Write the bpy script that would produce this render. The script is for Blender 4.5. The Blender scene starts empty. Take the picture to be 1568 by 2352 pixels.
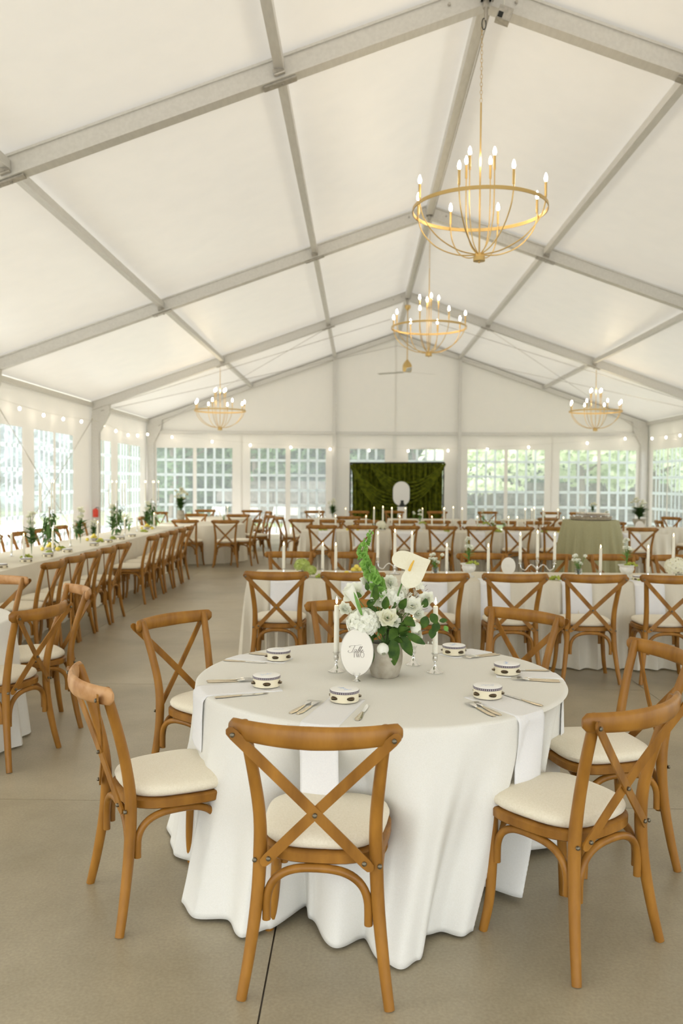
import bpy, math, random
from mathutils import Vector, Matrix
PI = math.pi
R = random.Random(7)
S = bpy.context.scene
COL = S.collection

# ------------------------------------------------------------------ camera
FPX, EYE = 1940.0, 1.62
cam_d = bpy.data.cameras.new('camera')
cam = bpy.data.objects.new('camera', cam_d); COL.objects.link(cam); S.camera = cam
cam_d.sensor_fit = 'VERTICAL'; cam_d.sensor_height = 36.0
cam_d.lens = FPX / 2352 * 36.0
a_, b_ = 40.0, 68.0
yv = Vector((a_, b_, -FPX)).normalized()
ro = math.radians(.4)
zv = Vector((math.sin(ro), math.cos(ro), (a_ * math.sin(ro) + b_ * math.cos(ro)) / FPX)).normalized()
xv = yv.cross(zv)
cam.matrix_world = Matrix.Translation((0, 0, EYE)) @ Matrix((xv, yv, zv)).to_4x4()
cam_d.clip_start = .05
cam_d.dof.use_dof = True; cam_d.dof.focus_distance = 3.35; cam_d.dof.aperture_fstop = 3.4

# ------------------------------------------------------------------ world, exposure
W = bpy.data.worlds.new('overcast'); S.world = W; W.use_nodes = True
nt = W.node_tree; bg = nt.nodes['Background']
tc = nt.nodes.new('ShaderNodeTexCoord'); sx = nt.nodes.new('ShaderNodeSeparateXYZ')
rmp = nt.nodes.new('ShaderNodeValToRGB')
rmp.color_ramp.elements[0].position = .0; rmp.color_ramp.elements[0].color = (.86, .93, 1, 1)
rmp.color_ramp.elements[1].position = .9; rmp.color_ramp.elements[1].color = (1, .975, .935, 1)
nt.links.new(tc.outputs['Generated'], sx.inputs[0]); nt.links.new(sx.outputs['Z'], rmp.inputs[0])
nt.links.new(rmp.outputs[0], bg.inputs[0]); bg.inputs[1].default_value = 2.75
S.view_settings.view_transform = 'Standard'; S.view_settings.look = 'None'
S.view_settings.gamma = 1; S.view_settings.use_curve_mapping = False
S.view_settings.exposure = 0.71
S.cycles.use_denoising = True
S.cycles.max_bounces = 12; S.cycles.diffuse_bounces = 7; S.cycles.glossy_bounces = 3
S.cycles.transparent_max_bounces = 12; S.cycles.sample_clamp_indirect = 6
S.cycles.caustics_reflective = False; S.cycles.caustics_refractive = False

sun_d = bpy.data.lights.new('hazy_sun', 'SUN'); sun = bpy.data.objects.new('hazy_sun', sun_d); COL.objects.link(sun)
sun_d.energy = 3.4; sun_d.angle = math.radians(22); sun_d.color = (1, .96, .88)
sun.rotation_euler = Vector((-1, -.35, .52)).to_track_quat('Z', 'Y').to_euler()

# ------------------------------------------------------------------ materials
def mat(name, col, rough=.6, metal=0, nscale=0, col2=None, bump=0, bscale=None, stretch=None, emit=0, trans=0, sheen=0, spec=.5, lo=.35, hi=.65, det=4):
    m = bpy.data.materials.new(name); m.use_nodes = True
    n = m.node_tree.nodes; l = m.node_tree.links; p = n['Principled BSDF']
    p.inputs['Base Color'].default_value = (*col, 1); p.inputs['Roughness'].default_value = rough
    p.inputs['Metallic'].default_value = metal; p.inputs['Specular IOR Level'].default_value = spec
    if sheen: p.inputs['Sheen Weight'].default_value = sheen
    if emit:
        p.inputs['Emission Color'].default_value = (*col, 1); p.inputs['Emission Strength'].default_value = emit
    co = None
    if nscale or bump:
        t = n.new('ShaderNodeTexCoord'); mp = n.new('ShaderNodeMapping'); l.new(t.outputs['Object'], mp.inputs[0])
        if stretch: mp.inputs['Scale'].default_value = stretch
        co = mp.outputs[0]
    if nscale:
        t = n.new('ShaderNodeTexNoise'); t.inputs['Scale'].default_value = nscale; t.inputs['Detail'].default_value = det
        l.new(co, t.inputs['Vector'])
        r = n.new('ShaderNodeValToRGB'); l.new(t.outputs['Fac'], r.inputs[0])
        r.color_ramp.elements[0].color = (*col, 1); r.color_ramp.elements[0].position = lo
        r.color_ramp.elements[1].color = (*(col2 or col), 1); r.color_ramp.elements[1].position = hi
        l.new(r.outputs[0], p.inputs['Base Color'])
    if bump:
        t = n.new('ShaderNodeTexNoise'); t.inputs['Scale'].default_value = bscale or 200; t.inputs['Detail'].default_value = 3
        l.new(co, t.inputs['Vector'])
        b = n.new('ShaderNodeBump'); b.inputs['Strength'].default_value = bump; b.inputs['Distance'].default_value = .004
        l.new(t.outputs['Fac'], b.inputs['Height']); l.new(b.outputs[0], p.inputs['Normal'])
    if trans:
        out = n['Material Output']; tr = n.new('ShaderNodeBsdfTranslucent'); tr.inputs[0].default_value = (*(col2 or col), 1)
        mx = n.new('ShaderNodeMixShader'); mx.inputs[0].default_value = trans
        l.new(p.outputs[0], mx.inputs[1]); l.new(tr.outputs[0], mx.inputs[2]); l.new(mx.outputs[0], out.inputs[0])
    return m
M = {}
M['wood'] = mat('honey beech wood', (.185, .074, .007), .42, nscale=13, col2=(.37, .168, .024), stretch=(1, 1, .3), bump=.2, bscale=70, spec=.35, lo=.28, hi=.70, det=7)
M['wood_pale'] = mat('worn beech wood', (.52, .29, .125), .55, nscale=14, col2=(.34, .145, .028), bump=.1, bscale=60)
M['cushion'] = mat('cream cushion fabric', (.80, .74, .60), .95, nscale=160, col2=(.74, .68, .53), bump=.35, bscale=350, sheen=.2)
M['bolt'] = mat('dark bolt metal', (.16, .14, .10), .4, .8)
M['linen'] = mat('white linen', (.84, .83, .78), .95, nscale=260, col2=(.80, .79, .73), bump=.12, bscale=400, trans=.10)
M['napkin'] = mat('white napkin cotton', (.90, .90, .90), .95, nscale=200, col2=(.86, .86, .87), bump=.15, bscale=420, trans=.12)
M['ivory'] = mat('ivory table linen', (.76, .71, .58), .95, nscale=200, col2=(.80, .755, .64), bump=.1, bscale=300, trans=.12)
M['sage'] = mat('sage green linen', (.35, .33, .18), .95, nscale=120, col2=(.41, .385, .225), bump=.1, bscale=300, trans=.08)
M['velvet'] = mat('moss green velvet', (.040, .050, .002), .85, nscale=10, col2=(.110, .125, .006), spec=.15)  # second tone lightened to paint in highlights on the drape
M['roof'] = mat('tent membrane', (.90, .875, .835), .38, nscale=3, col2=(.875, .855, .82), trans=.066, spec=.3)
M['wallfab'] = mat('tent wall vinyl', (.87, .84, .795), .6, nscale=4, col2=(.855, .83, .79), trans=.055, spec=.3, bump=.05, bscale=8)
M['alu'] = mat('brushed aluminium', (.65, .635, .60), .48, .3, nscale=30, col2=(.70, .685, .65), stretch=(1, .2, 1))
M['steel'] = mat('galvanised steel', (.42, .40, .36), .4, .7, nscale=25, col2=(.55, .52, .47))
M['muntin'] = mat('white window bar', (.88, .93, .95), .5, trans=.4)
M['gold'] = mat('satin gold metal', (.62, .44, .18), .34, .8)
M['brass'] = mat('aged brass jingle', (.30, .24, .15), .35, .9, nscale=90, col2=(.16, .12, .07))
M['silver'] = mat('polished silver', (.80, .80, .78), .12, 1)
M['cutlery'] = mat('champagne cutlery', (.72, .64, .50), .25, 1)
M['wax'] = mat('ivory candle wax', (.90, .87, .76), .5, trans=.2)
M['bulb'] = mat('lamp bulb glow', (1, .80, .52), .5, emit=70)
M['bulb2'] = mat('string bulb glow', (1, .88, .70), .5, emit=14)
M['flame'] = mat('candle flame', (1, .72, .34), .5, emit=9)
M['bulb2'].cycles.emission_sampling = 'NONE'; M['flame'].cycles.emission_sampling = 'NONE'
M['cord'] = mat('white cord', (.7, .68, .62), .6)
M['stone'] = mat('weathered stone', (.30, .26, .19), .9, nscale=16, col2=(.44, .40, .32), bump=.5, bscale=60)
M['grey_pot'] = mat('grey ceramic', (.40, .36, .33), .7, nscale=40, col2=(.47, .43, .39))
M['white_pot'] = mat('chalk white plaster', (.80, .79, .74), .8, nscale=50, col2=(.72, .71, .66))
M['petal'] = mat('white petals', (.90, .90, .84), .7, nscale=60, col2=(.86, .87, .76), trans=.3)
M['cream'] = mat('cream petals', (.86, .86, .66), .7, nscale=60, col2=(.88, .87, .76), trans=.3)
M['spathe'] = mat('ivory spathe', (.80, .77, .62), .4, nscale=120, col2=(.76, .73, .56), trans=.2)
M['spadix'] = mat('yellow spadix', (.78, .47, .07), .6, bump=.4, bscale=300)
M['leaf'] = mat('dark leaf', (.022, .062, .009), .6, nscale=30, col2=(.070, .135, .017), trans=.2, spec=.25)
M['leaf2'] = mat('bright green leaf', (.10, .26, .035), .55, nscale=30, col2=(.18, .36, .07), trans=.3)
M['lime'] = mat('lime green blossom', (.42, .52, .10), .7, nscale=40, col2=(.55, .62, .22), trans=.25)
M['grape'] = mat('green grapes', (.36, .44, .04), .3, nscale=20, col2=(.48, .52, .08), trans=.2)
M['lemon'] = mat('yellow lemon', (.78, .62, .08), .45, nscale=30, col2=(.70, .60, .12))
M['bells'] = mat('fresh green bells', (.16, .36, .05), .5, nscale=60, col2=(.30, .52, .12), trans=.35)
M['stem'] = mat('green stem', (.10, .20, .04), .6)
M['twig'] = mat('brown twig', (.12, .09, .04), .8)
M['glass'] = mat('clear glass', (.92, .94, .93), .05)
p = M['glass'].node_tree.nodes['Principled BSDF']; p.inputs['Transmission Weight'].default_value = .95
M['card'] = mat('ivory card', (.75, .72, .65), .8)
M['ink'] = mat('brown ink', (.07, .05, .04), .8)
M['blue_ink'] = mat('pale blue ink', (.50, .58, .74), .8)
M['drum'] = mat('pale drum wood', (.80, .73, .55), .6, nscale=20, col2=(.76, .69, .50), stretch=(1, 1, .2))
M['skin'] = mat('drum head skin', (.86, .85, .82), .6)
M['band'] = mat('woven dark band', (.12, .10, .12), .8)
M['thread'] = mat('pale band thread', (.50, .45, .44), .8)
M['slot'] = mat('dark slot', (.10, .06, .03), .8)
M['black'] = mat('matt black', (.01, .012, .01), .6)
M['red'] = mat('red paint', (.75, .06, .03), .4)
M['white'] = mat('white paint', (.80, .79, .75), .6)
M['tray'] = mat('pale tray', (.62, .54, .44), .3, .5, nscale=60, col2=(.45, .38, .3))
M['bark'] = mat('tree bark', (.10, .08, .06), .9, nscale=20, col2=(.20, .17, .13))
M['fol1'] = mat('bright foliage', (.58, .66, .46), .8, nscale=2, col2=(.78, .84, .68), trans=.5)  # overexposure is put into the pale leaf colour
M['fol3'] = mat('hazy blue green foliage', (.36, .44, .46), .8, nscale=1, col2=(.48, .56, .58), trans=.3)  # haze is put into the blue-grey leaf colour
M['midleaf'] = mat('mid green leaf', (.05, .12, .02), .55, nscale=20, col2=(.11, .21, .05), trans=.25)
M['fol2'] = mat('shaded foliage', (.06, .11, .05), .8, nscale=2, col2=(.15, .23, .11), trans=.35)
M['grass'] = mat('lawn', (.16, .24, .07), .9, nscale=6, col2=(.26, .34, .12))
M['gravel'] = mat('pale paving', (.62, .61, .58), .85, nscale=12, col2=(.54, .53, .50))
M['rock'] = mat('dark retaining wall', (.12, .11, .10), .9, nscale=6, col2=(.24, .22, .20), bump=.5, bscale=10)
# vinyl pane: clear, a little milky
m = bpy.data.materials.new('clear vinyl'); m.use_nodes = True; n = m.node_tree.nodes; l = m.node_tree.links
n.remove(n['Principled BSDF'])
tr = n.new('ShaderNodeBsdfTransparent'); df = n.new('ShaderNodeBsdfTranslucent'); df.inputs[0].default_value = (.9, .95, 1, 1)
gl = n.new('ShaderNodeBsdfGlossy'); gl.inputs['Roughness'].default_value = .15
m1 = n.new('ShaderNodeMixShader'); m1.inputs[0].default_value = .07; l.new(tr.outputs[0], m1.inputs[1]); l.new(df.outputs[0], m1.inputs[2])
lw = n.new('ShaderNodeLayerWeight'); lw.inputs['Blend'].default_value = .5
pw = n.new('ShaderNodeMath'); pw.operation = 'POWER'; pw.inputs[1].default_value = 5; l.new(lw.outputs['Facing'], pw.inputs[0])
fr = n.new('ShaderNodeMath'); fr.operation = 'MULTIPLY_ADD'; fr.inputs[1].default_value = .35; fr.inputs[2].default_value = .03; l.new(pw.outputs[0], fr.inputs[0])
m2 = n.new('ShaderNodeMixShader'); l.new(fr.outputs[0], m2.inputs[0]); l.new(m1.outputs[0], m2.inputs[1]); l.new(gl.outputs[0], m2.inputs[2])
l.new(m2.outputs[0], n['Material Output'].inputs[0]); M['vinyl'] = m
# concrete
m = mat('polished concrete', (.265, .225, .148), .33, nscale=1.3, col2=(.385, .34, .245), lo=.2, hi=.8, det=8, spec=.5)
n = m.node_tree.nodes; l = m.node_tree.links; p = n['Principled BSDF']
geo = n.new('ShaderNodeNewGeometry')
for t in n:
    if t.type == 'TEX_NOISE':
        l.new(geo.outputs['Position'], t.inputs['Vector']); t.inputs['Roughness'].default_value = .70
t2 = n.new('ShaderNodeTexNoise'); t2.inputs['Scale'].default_value = 1.6; t2.inputs['Detail'].default_value = 2; l.new(geo.outputs['Position'], t2.inputs['Vector'])
mr = n.new('ShaderNodeMapRange'); mr.inputs[3].default_value = .29; mr.inputs[4].default_value = .44; l.new(t2.outputs['Fac'], mr.inputs[0]); l.new(mr.outputs[0], p.inputs['Roughness'])
t3 = n.new('ShaderNodeTexNoise'); t3.inputs['Scale'].default_value = 90; t3.inputs['Detail'].default_value = 4; l.new(geo.outputs['Position'], t3.inputs['Vector'])
b3 = n.new('ShaderNodeBump'); n.remove(b3)
t4 = n.new('ShaderNodeTexNoise'); t4.inputs['Scale'].default_value = .55; t4.inputs['Detail'].default_value = 7; t4.inputs['Roughness'].default_value = .66; t4.inputs['Distortion'].default_value = .6; l.new(geo.outputs['Position'], t4.inputs['Vector'])
r4 = n.new('ShaderNodeMapRange'); r4.inputs[1].default_value = .3; r4.inputs[2].default_value = .7; r4.inputs[3].default_value = .80; r4.inputs[4].default_value = 1.22; l.new(t4.outputs['Fac'], r4.inputs[0])
r5 = n.new('ShaderNodeMapRange'); r5.inputs[1].default_value = .3; r5.inputs[2].default_value = .7; r5.inputs[3].default_value = .90; r5.inputs[4].default_value = 1.10; l.new(t3.outputs['Fac'], r5.inputs[0])
mm = n.new('ShaderNodeMath'); mm.operation = 'MULTIPLY'; l.new(r4.outputs[0], mm.inputs[0]); l.new(r5.outputs[0], mm.inputs[1])
vm = n.new('ShaderNodeVectorMath'); vm.operation = 'SCALE'
lk = [k for k in l if k.to_socket == p.inputs['Base Color']][0]; src = lk.from_socket; l.new(src, vm.inputs[0]); l.new(mm.outputs[0], vm.inputs['Scale']); l.new(vm.outputs[0], p.inputs['Base Color'])
M['concrete'] = m

# ------------------------------------------------------------------ mesh builder
class G:
    def __init__(s): s.v = []; s.f = []; s.T = Matrix.Identity(4)
    def add(s, vs, fs):
        k = len(s.v); T = s.T
        s.v += [T @ Vector(q) for q in vs]; s.f += [[k + i for i in f] for f in fs]
    def box(s, x0, x1, y0, y1, z0, z1):
        s.add([(x, y, z) for z in (z0, z1) for y in (y0, y1) for x in (x0, x1)],
              [(0, 2, 3, 1), (4, 5, 7, 6), (0, 1, 5, 4), (2, 6, 7, 3), (0, 4, 6, 2), (1, 3, 7, 5)])
    def sweep(s, path, sec, sc=None, up=None, caps=True, closed=False):
        P = [Vector(q) for q in path]; n = len(P); m_ = len(sec); vs = []
        u = Vector(up) if up else None
        prev = None
        for i, q in enumerate(P):
            if closed: t = (P[(i + 1) % n] - P[i - 1]).normalized()
            else: t = (P[min(i + 1, n - 1)] - P[max(i - 1, 0)]).normalized()
            if u is not None: a = t.cross(u).normalized(); b = a.cross(t)
            else:
                if prev is None:
                    w = Vector((0, 0, 1)) if abs(t.z) < .9 else Vector((1, 0, 0))
                    a = t.cross(w).normalized()
                else: a = (prev - t * prev.dot(t)).normalized()
                b = a.cross(t); prev = a
            k = 1 if sc is None else (sc[i] if hasattr(sc, '__len__') else sc)
            vs += [q + a * (x * k) + b * (y * k) for x, y in sec]
        fs = []
        for i in range(n if closed else n - 1):
            j = (i + 1) % n
            for e in range(m_): g = (e + 1) % m_; fs.append((i * m_ + e, i * m_ + g, j * m_ + g, j * m_ + e))
        if caps and not closed: fs.append(tuple(range(m_ - 1, -1, -1))); fs.append(tuple((n - 1) * m_ + e for e in range(m_)))
        s.add(vs, fs)
    def tube(s, path, r, n=8, up=None, closed=False):
        sec = [(math.cos(2 * PI * k / n), math.sin(2 * PI * k / n)) for k in range(n)]
        s.sweep(path, sec, r if hasattr(r, '__len__') else [r] * len(path), up, closed=closed)
    def lathe(s, prof, n=20, c=(0, 0, 0), wob=None):
        vs = []
        for r, z in prof:
            for k in range(n):
                a = 2 * PI * k / n; rr = r * (wob(a, z) if wob else 1)
                vs.append((c[0] + rr * math.cos(a), c[1] + rr * math.sin(a), c[2] + z))
        fs = [(i * n + k, i * n + (k + 1) % n, (i + 1) * n + (k + 1) % n, (i + 1) * n + k) for i in range(len(prof) - 1) for k in range(n)]
        fs.append(tuple(range(n - 1, -1, -1))); fs.append(tuple((len(prof) - 1) * n + k for k in range(n)))
        s.add(vs, fs)
    def ball(s, c, r, n=8, m_=6):
        if not hasattr(r, '__len__'): r = (r, r, r)
        vs = [(c[0], c[1], c[2] - r[2])]
        for i in range(1, m_):
            ph = PI * i / m_
            for k in range(n):
                a = 2 * PI * k / n; vs.append((c[0] + r[0] * math.sin(ph) * math.cos(a), c[1] + r[1] * math.sin(ph) * math.sin(a), c[2] - r[2] * math.cos(ph)))
        vs.append((c[0], c[1], c[2] + r[2])); e = len(vs) - 1
        fs = [(0, 1 + (k + 1) % n, 1 + k) for k in range(n)]
        fs += [(1 + i * n + k, 1 + i * n + (k + 1) % n, 1 + (i + 1) * n + (k + 1) % n, 1 + (i + 1) * n + k) for i in range(m_ - 2) for k in range(n)]
        fs += [(e, 1 + (m_ - 2) * n + k, 1 + (m_ - 2) * n + (k + 1) % n) for k in range(n)]
        s.add(vs, fs)
    def grid(s, fn, nu, nv, closed=False):
        vs = [fn(i / (nu if closed else nu - 1), j / (nv - 1)) for j in range(nv) for i in range(nu)]
        fs = [(j * nu + i, j * nu + (i + 1) % nu, (j + 1) * nu + (i + 1) % nu, (j + 1) * nu + i) for j in range(nv - 1) for i in range(nu if closed else nu - 1)]
        s.add(vs, fs)
    def leaf(s, p, d, nrm, L, Wd, bend=.15, n=5):
        p = Vector(p); d = Vector(d).normalized(); nn = Vector(nrm); a = d.cross(nn)
        if a.length < 1e-3: a = d.orthogonal()
        a.normalize(); nn = a.cross(d).normalized()
        vs = []
        for i in range(n + 1):
            t = i / n; w = Wd * math.sin(PI * min(t * .93 + .04, 1)) ** .8 * (1 - .25 * t); q = p + d * (L * t) - nn * (bend * L * t * t)
            vs += [q - a * w + nn * w * .25, q, q + a * w + nn * w * .25]
        s.add(vs, [(3 * i + k, 3 * i + k + 1, 3 * i + k + 4, 3 * i + k + 3) for i in range(n) for k in (0, 1)])
    def build(s, name, m, parent=None, smooth=True, loc=None):
        me = bpy.data.meshes.new(name); me.from_pydata([tuple(q) for q in s.v], [], s.f)
        me.materials.append(M[m] if isinstance(m, str) else m)
        if smooth:
            me.shade_smooth(); me.set_sharp_from_angle(angle=math.radians(42))
        o = bpy.data.objects.new(name, me); COL.objects.link(o)
        if parent: o.parent = parent
        if loc: o.location = loc
        return o

def tag(o, label, cat, group=None, kind=None):
    o['label'] = label; o['category'] = cat
    if group: o['group'] = group
    if kind: o['kind'] = kind
    return o
def thing(name, loc=(0, 0, 0), rz=0):
    o = bpy.data.objects.new(name, None); COL.objects.link(o); o.location = loc; o.rotation_euler = (0, 0, rz); o.empty_display_size = .05; return o
def struct(o): o['kind'] = 'structure'; return o
def dup(o, parent=None, loc=None, rz=None, sc=None):
    c = o.copy(); COL.objects.link(c)
    for k in ('label', 'category', 'group'):
        if parent is None and k in c: del c[k]
    if parent: c.parent = parent
    if loc is not None: c.location = loc
    if rz is not None: c.rotation_euler = (0, 0, rz)
    if sc is not None: c.scale = (sc,) * 3 if not hasattr(sc, '__len__') else sc
    for ch in KIDS.get(o.name, ()): dup(ch, c)
    KIDS[c.name] = [x for x in COL.objects if x.parent == c] if False else []
    return c
KIDS = {}
def proto(root):
    """remember children so a thing can be copied with its parts and sub-parts"""
    ks = [x for x in root.children]
    KIDS[root.name] = ks
    for k in ks: proto(k)
    return root
USED = set()
def place(pr, loc, rz=0, sc=None):
    if pr.name not in USED:
        USED.add(pr.name); pr.location = loc; pr.rotation_euler = (0, 0, rz)
        if sc is not None: pr.scale = (sc,) * 3 if not hasattr(sc, '__len__') else sc
        return pr
    return dup(pr, None, loc, rz, sc)
ORD = 'leftmost second third fourth fifth sixth seventh eighth ninth tenth eleventh twelfth thirteenth fourteenth fifteenth sixteenth seventeenth eighteenth nineteenth twentieth twenty-first twenty-second twenty-third twenty-fourth twenty-fifth twenty-sixth twenty-seventh twenty-eighth twenty-ninth thirtieth'.split()
FAM = {}
def fam(o, key, tmpl, cat, axis=0, group=None):
    FAM.setdefault((key, tmpl, cat, axis, group or key), []).append(o); return o
def finish_labels():
    for (key, tmpl, cat, axis, group), os in FAM.items():
        if axis == 0: os.sort(key=lambda o: o.location.x)
        else: os.sort(key=lambda o: o.location.y)
        for i, o in enumerate(os):
            w = ORD[i]
            if axis != 0 and i == 0: w = 'nearest'
            if len(os) == 1: w = 'single'
            tag(o, tmpl.replace('#', w), cat, group)

# ------------------------------------------------------------------ tent shell
XC, HW, ZR, SL = 1.12, 7.64, 6.2, .352      # centre line, half width, ridge height, roof slope
XL, XR = XC - HW, XC + HW
ZE = ZR - SL * HW
FY = [-4.35, 1.8, 7.95, 14.13, 20.4, 25.87]  # frames
YB, YF = FY[-1], FY[0]
def roof_z(x): return ZR - SL * abs(x - XC)
g = G(); g.box(XL - .3, XR + .3, YF - .3, YB + .15, -.12, -.012)
floor = struct(g.build('floor', 'rock', smooth=False))
xs = [XL - .3] + [-.29 + 2.56 * k for k in range(-2, 4)] + [XR + .3]
ys = [YF - .3] + [4.2 + 2.45 * k for k in range(-3, 9)] + [YB + .15]
for i in range(len(xs) - 1):
    for j in range(len(ys) - 1):
        g = G(); e = .003; g.box(xs[i] + e, xs[i + 1] - e, ys[j] + e, ys[j + 1] - e, -.1, 0); g.build('slab', 'concrete', floor, smooth=False)

ceiling = struct(thing('ceiling'))
for k in range(len(FY) - 1):
    for sgn in (-1, 1):
        g = G(); y0, y1 = FY[k] + .0, FY[k + 1]
        def f(u, v, sgn=sgn, y0=y0, y1=y1):
            x = XC + sgn * (HW + .1) * v; sag = -.035 * math.sin(PI * u) * math.sin(PI * v * 3) ** 2
            return (x, y0 + (y1 - y0) * u, roof_z(x) + .03 + sag)
        g.grid(f, 13, 25); g.build('roof_panel', 'roof', ceiling)
def beam(g, p, q, wx, wz, up=(0, 0, 1)):
    g.sweep([p, q], [(-wx, -wz), (wx, -wz), (wx, wz), (-wx, wz)], up=up)
for k, y in enumerate(FY):
    for sgn in (-1, 1):
        g = G(); last = y == YB
        w, h = (.06, .10) if not last else (.05, .07)
        x1 = XC + sgn * (HW - .05)
        beam(g, (XC, y - (.06 if last else 0), ZR - .115), (x1, y - (.06 if last else 0), roof_z(x1) - .115), w, h * .92)
        # flanges and keder track lips
        for dz, ww, hh in ((-.205 if not last else -.185, w * 1.28, .012), (-.02, w * 1.28, .012)):
            beam(g, (XC, y - (.06 if last else 0), ZR + dz), (x1, y - (.06 if last else 0), roof_z(x1) + dz), ww, hh)
        g.build('rafter', 'alu', ceiling, smooth=False)
for off in (-4.42, -1.88, 1.92, 4.46):
    for k in range(len(FY) - 1):
        g = G(); x = XC + off; z = roof_z(x) - .10
        beam(g, (x, FY[k] + .07, z), (x, FY[k + 1] - .07, z), .045, .045)
        g.build('purlin', 'alu', ceiling, smooth=False)
for k in range(len(FY) - 1):
    g = G(); beam(g, (XC, FY[k] + .07, ZR - .13), (XC, FY[k + 1] - .07, ZR - .13), .05, .07); g.build('ridge_beam', 'alu', ceiling, smooth=False)
    g = G(); g.tube([(XC + .06, FY[k] + .1, ZR - .21), (XC + .06, (FY[k] + FY[k + 1]) / 2, ZR - .215), (XC + .06, FY[k + 1] - .1, ZR - .21)], .008, 6); g.build('conduit', 'steel', ceiling)
    for sgn in (-1, 1):
        g = G(); x = XC + sgn * (HW - .06); beam(g, (x, FY[k] + .07, ZE - .06), (x, FY[k + 1] - .07, ZE - .06), .04, .05); g.build('eave_beam', 'alu', ceiling, smooth=False)
# connectors where purlins meet the rafters, bolts on the peak plates
for y in FY[2:5]:
    for off in (-4.42, -1.88, 1.92, 4.46):
        g = G(); x = XC + off; z = roof_z(x)
        sl = -SL * (1 if off > 0 else -1)
        g.T = Matrix.Translation((x, y - .085, z - .165)) @ Matrix.Rotation(-math.atan(sl), 4, 'Y')
        g.box(-.05, .05, -.03, 0, -.03, .03)
        g.tube([(-.05, -.03, -.02), (.05, -.03, -.02)], .012, 6); g.tube([(.0, -.05, -.01), (0, .01, -.01)], .014, 6)
        g.build('connector', 'steel', ceiling, smooth=False)
        g = G(); g.T = Matrix.Translation((x, y, z - .222)) @ Matrix.Rotation(-math.atan(sl), 4, 'Y')
        g.box(-.16, .16, -.045, .045, -.018, 0); g.tube([(.02, 0, -.035), (.02, 0, 0)], .015, 6); g.tube([(-.1, .0, -.03), (-.1, 0, 0)], .012, 6)
        g.build('clamp_plate', 'steel', ceiling, smooth=False)
    for dx in (-.33, -.14, .28):
        g = G(); g.tube([(XC + dx, y - .085, ZR - .10 - abs(dx) * SL), (XC + dx, y - .055, ZR - .10 - abs(dx) * SL)], .014, 8); g.build('peak_bolt', 'steel', ceiling)
    g = G(); g.tube([(XC, y - .1, ZR - .03), (XC, y - .1, ZR - .2)], .05, 10); g.tube([(XC, y - .1, ZR - .2), (XC, y - .1, ZR - .27)], .03, 8)
    g.tube([(XC + .0, y - .1, ZR - .27), (XC, y - .1, ZR - .36)], .018, 8); g.build('peak_hanger', 'steel', ceiling)
# thin bracing cables under the roof of the last bay
for (p, q) in (((XL + .3, 20.3, 3.3), (XC, 25.7, 5.75)), ((XR - .3, 20.3, 3.3), (XC, 25.7, 5.75)), ((XC - 1.9, 20.3, 5.3), (XL + .4, 25.7, 3.3)), ((XC + 1.9, 20.3, 5.3), (XR - .4, 25.7, 3.3)),
               ((XL + .5, 20.2, 3.42), (XC - .4, 20.25, 5.5)), ((XR - .5, 20.2, 3.42), (XC + .4, 20.25, 5.5))):
    g = G(); g.tube([p, q], .006, 5); g.build('brace_cable', 'steel', ceiling)
# side posts with knee plates
walls = {s: struct(thing('wall_' + s)) for s in ('left', 'right', 'back', 'front')}
for side, sx_, X in (('left', 1, XL), ('right', -1, XR)):
    for y in FY[1:]:
        g = G(); yy = y - (.06 if y == YB else 0)
        x0 = X + sx_ * .06
        g.box(min(x0, x0 + sx_ * .17), max(x0, x0 + sx_ * .17), yy - .06, yy + .06, 0, ZE - .25)
        g.box(min(x0 - .02 * sx_, x0 + sx_ * .19), max(x0 - .02 * sx_, x0 + sx_ * .19), yy - .035, yy + .035, 0, ZE - .3)
        a = (x0, x0 + sx_ * .17, x0 + sx_ * .42, x0 + sx_ * .45, x0)
        zz = (ZE - .75, ZE - .75, ZE - .28, ZE + .10, ZE - .04)
        vs = [(a[i], yy - .056, zz[i]) for i in range(5)] + [(a[i], yy + .056, zz[i]) for i in range(5)]
        fs = [(0, 1, 2, 3, 4), (9, 8, 7, 6, 5)] + [(i, (i + 1) % 5, (i + 1) % 5 + 5, i + 5) for i in range(5)]
        g.add(vs, fs); g.build('post', 'alu', walls[side], smooth=False)
# walls: fabric panels around window openings
WT, WB = 2.64, .04
def panel(parent, ax, fixed, a0, a1, z0, z1, name='fabric_panel'):
    g = G()
    def f(u, v):
        a = a0 + (a1 - a0) * u; z = z0 + (z1 - z0) * v; w = .008 * math.sin(a * 5.1 + z * 1.7) * math.sin(PI * v)
        return (a, fixed + w, z) if ax == 'x' else (fixed + w, a, z)
    g.grid(f, max(2, int((a1 - a0) / .25) + 1), 6); return g.build(name, 'wallfab', parent)
WN = [0]
def window(ax, fixed, a0, a1):
    WN[0] += 1; w = struct(thing('window_%d' % WN[0])); inn = -1
    def bx(g, p0, p1, z0, z1, d0, d1):
        if ax == 'x': g.box(p0, p1, fixed + d0, fixed + d1, z0, z1)
        else: g.box(fixed + d0, fixed + d1, p0, p1, z0, z1)
    s = -1 if (ax == 'x' or fixed > 0) else 1
    g = G(); lo, hi = sorted((0, .002 * s)); bx(g, a0 - .01, a1 + .01, WB, WT + .01, lo, hi); g.build('pane', 'vinyl', w, smooth=False)
    lo, hi = sorted((.003 * s, .008 * s))
    for k in (1, 2, 3):
        c = a0 + (a1 - a0) * k / 4; g = G(); bx(g, c - .036, c + .036, WB, WT, lo, hi); g.build('muntin', 'muntin', w, smooth=False)
    lo, hi = sorted((.0085 * s, .013 * s))
    for z in (2.275, 1.82, 1.36, .90, .44):
        g = G(); bx(g, a0, a1, z - .038, z + .038, lo, hi); g.build('muntin', 'muntin', w, smooth=False)
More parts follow.
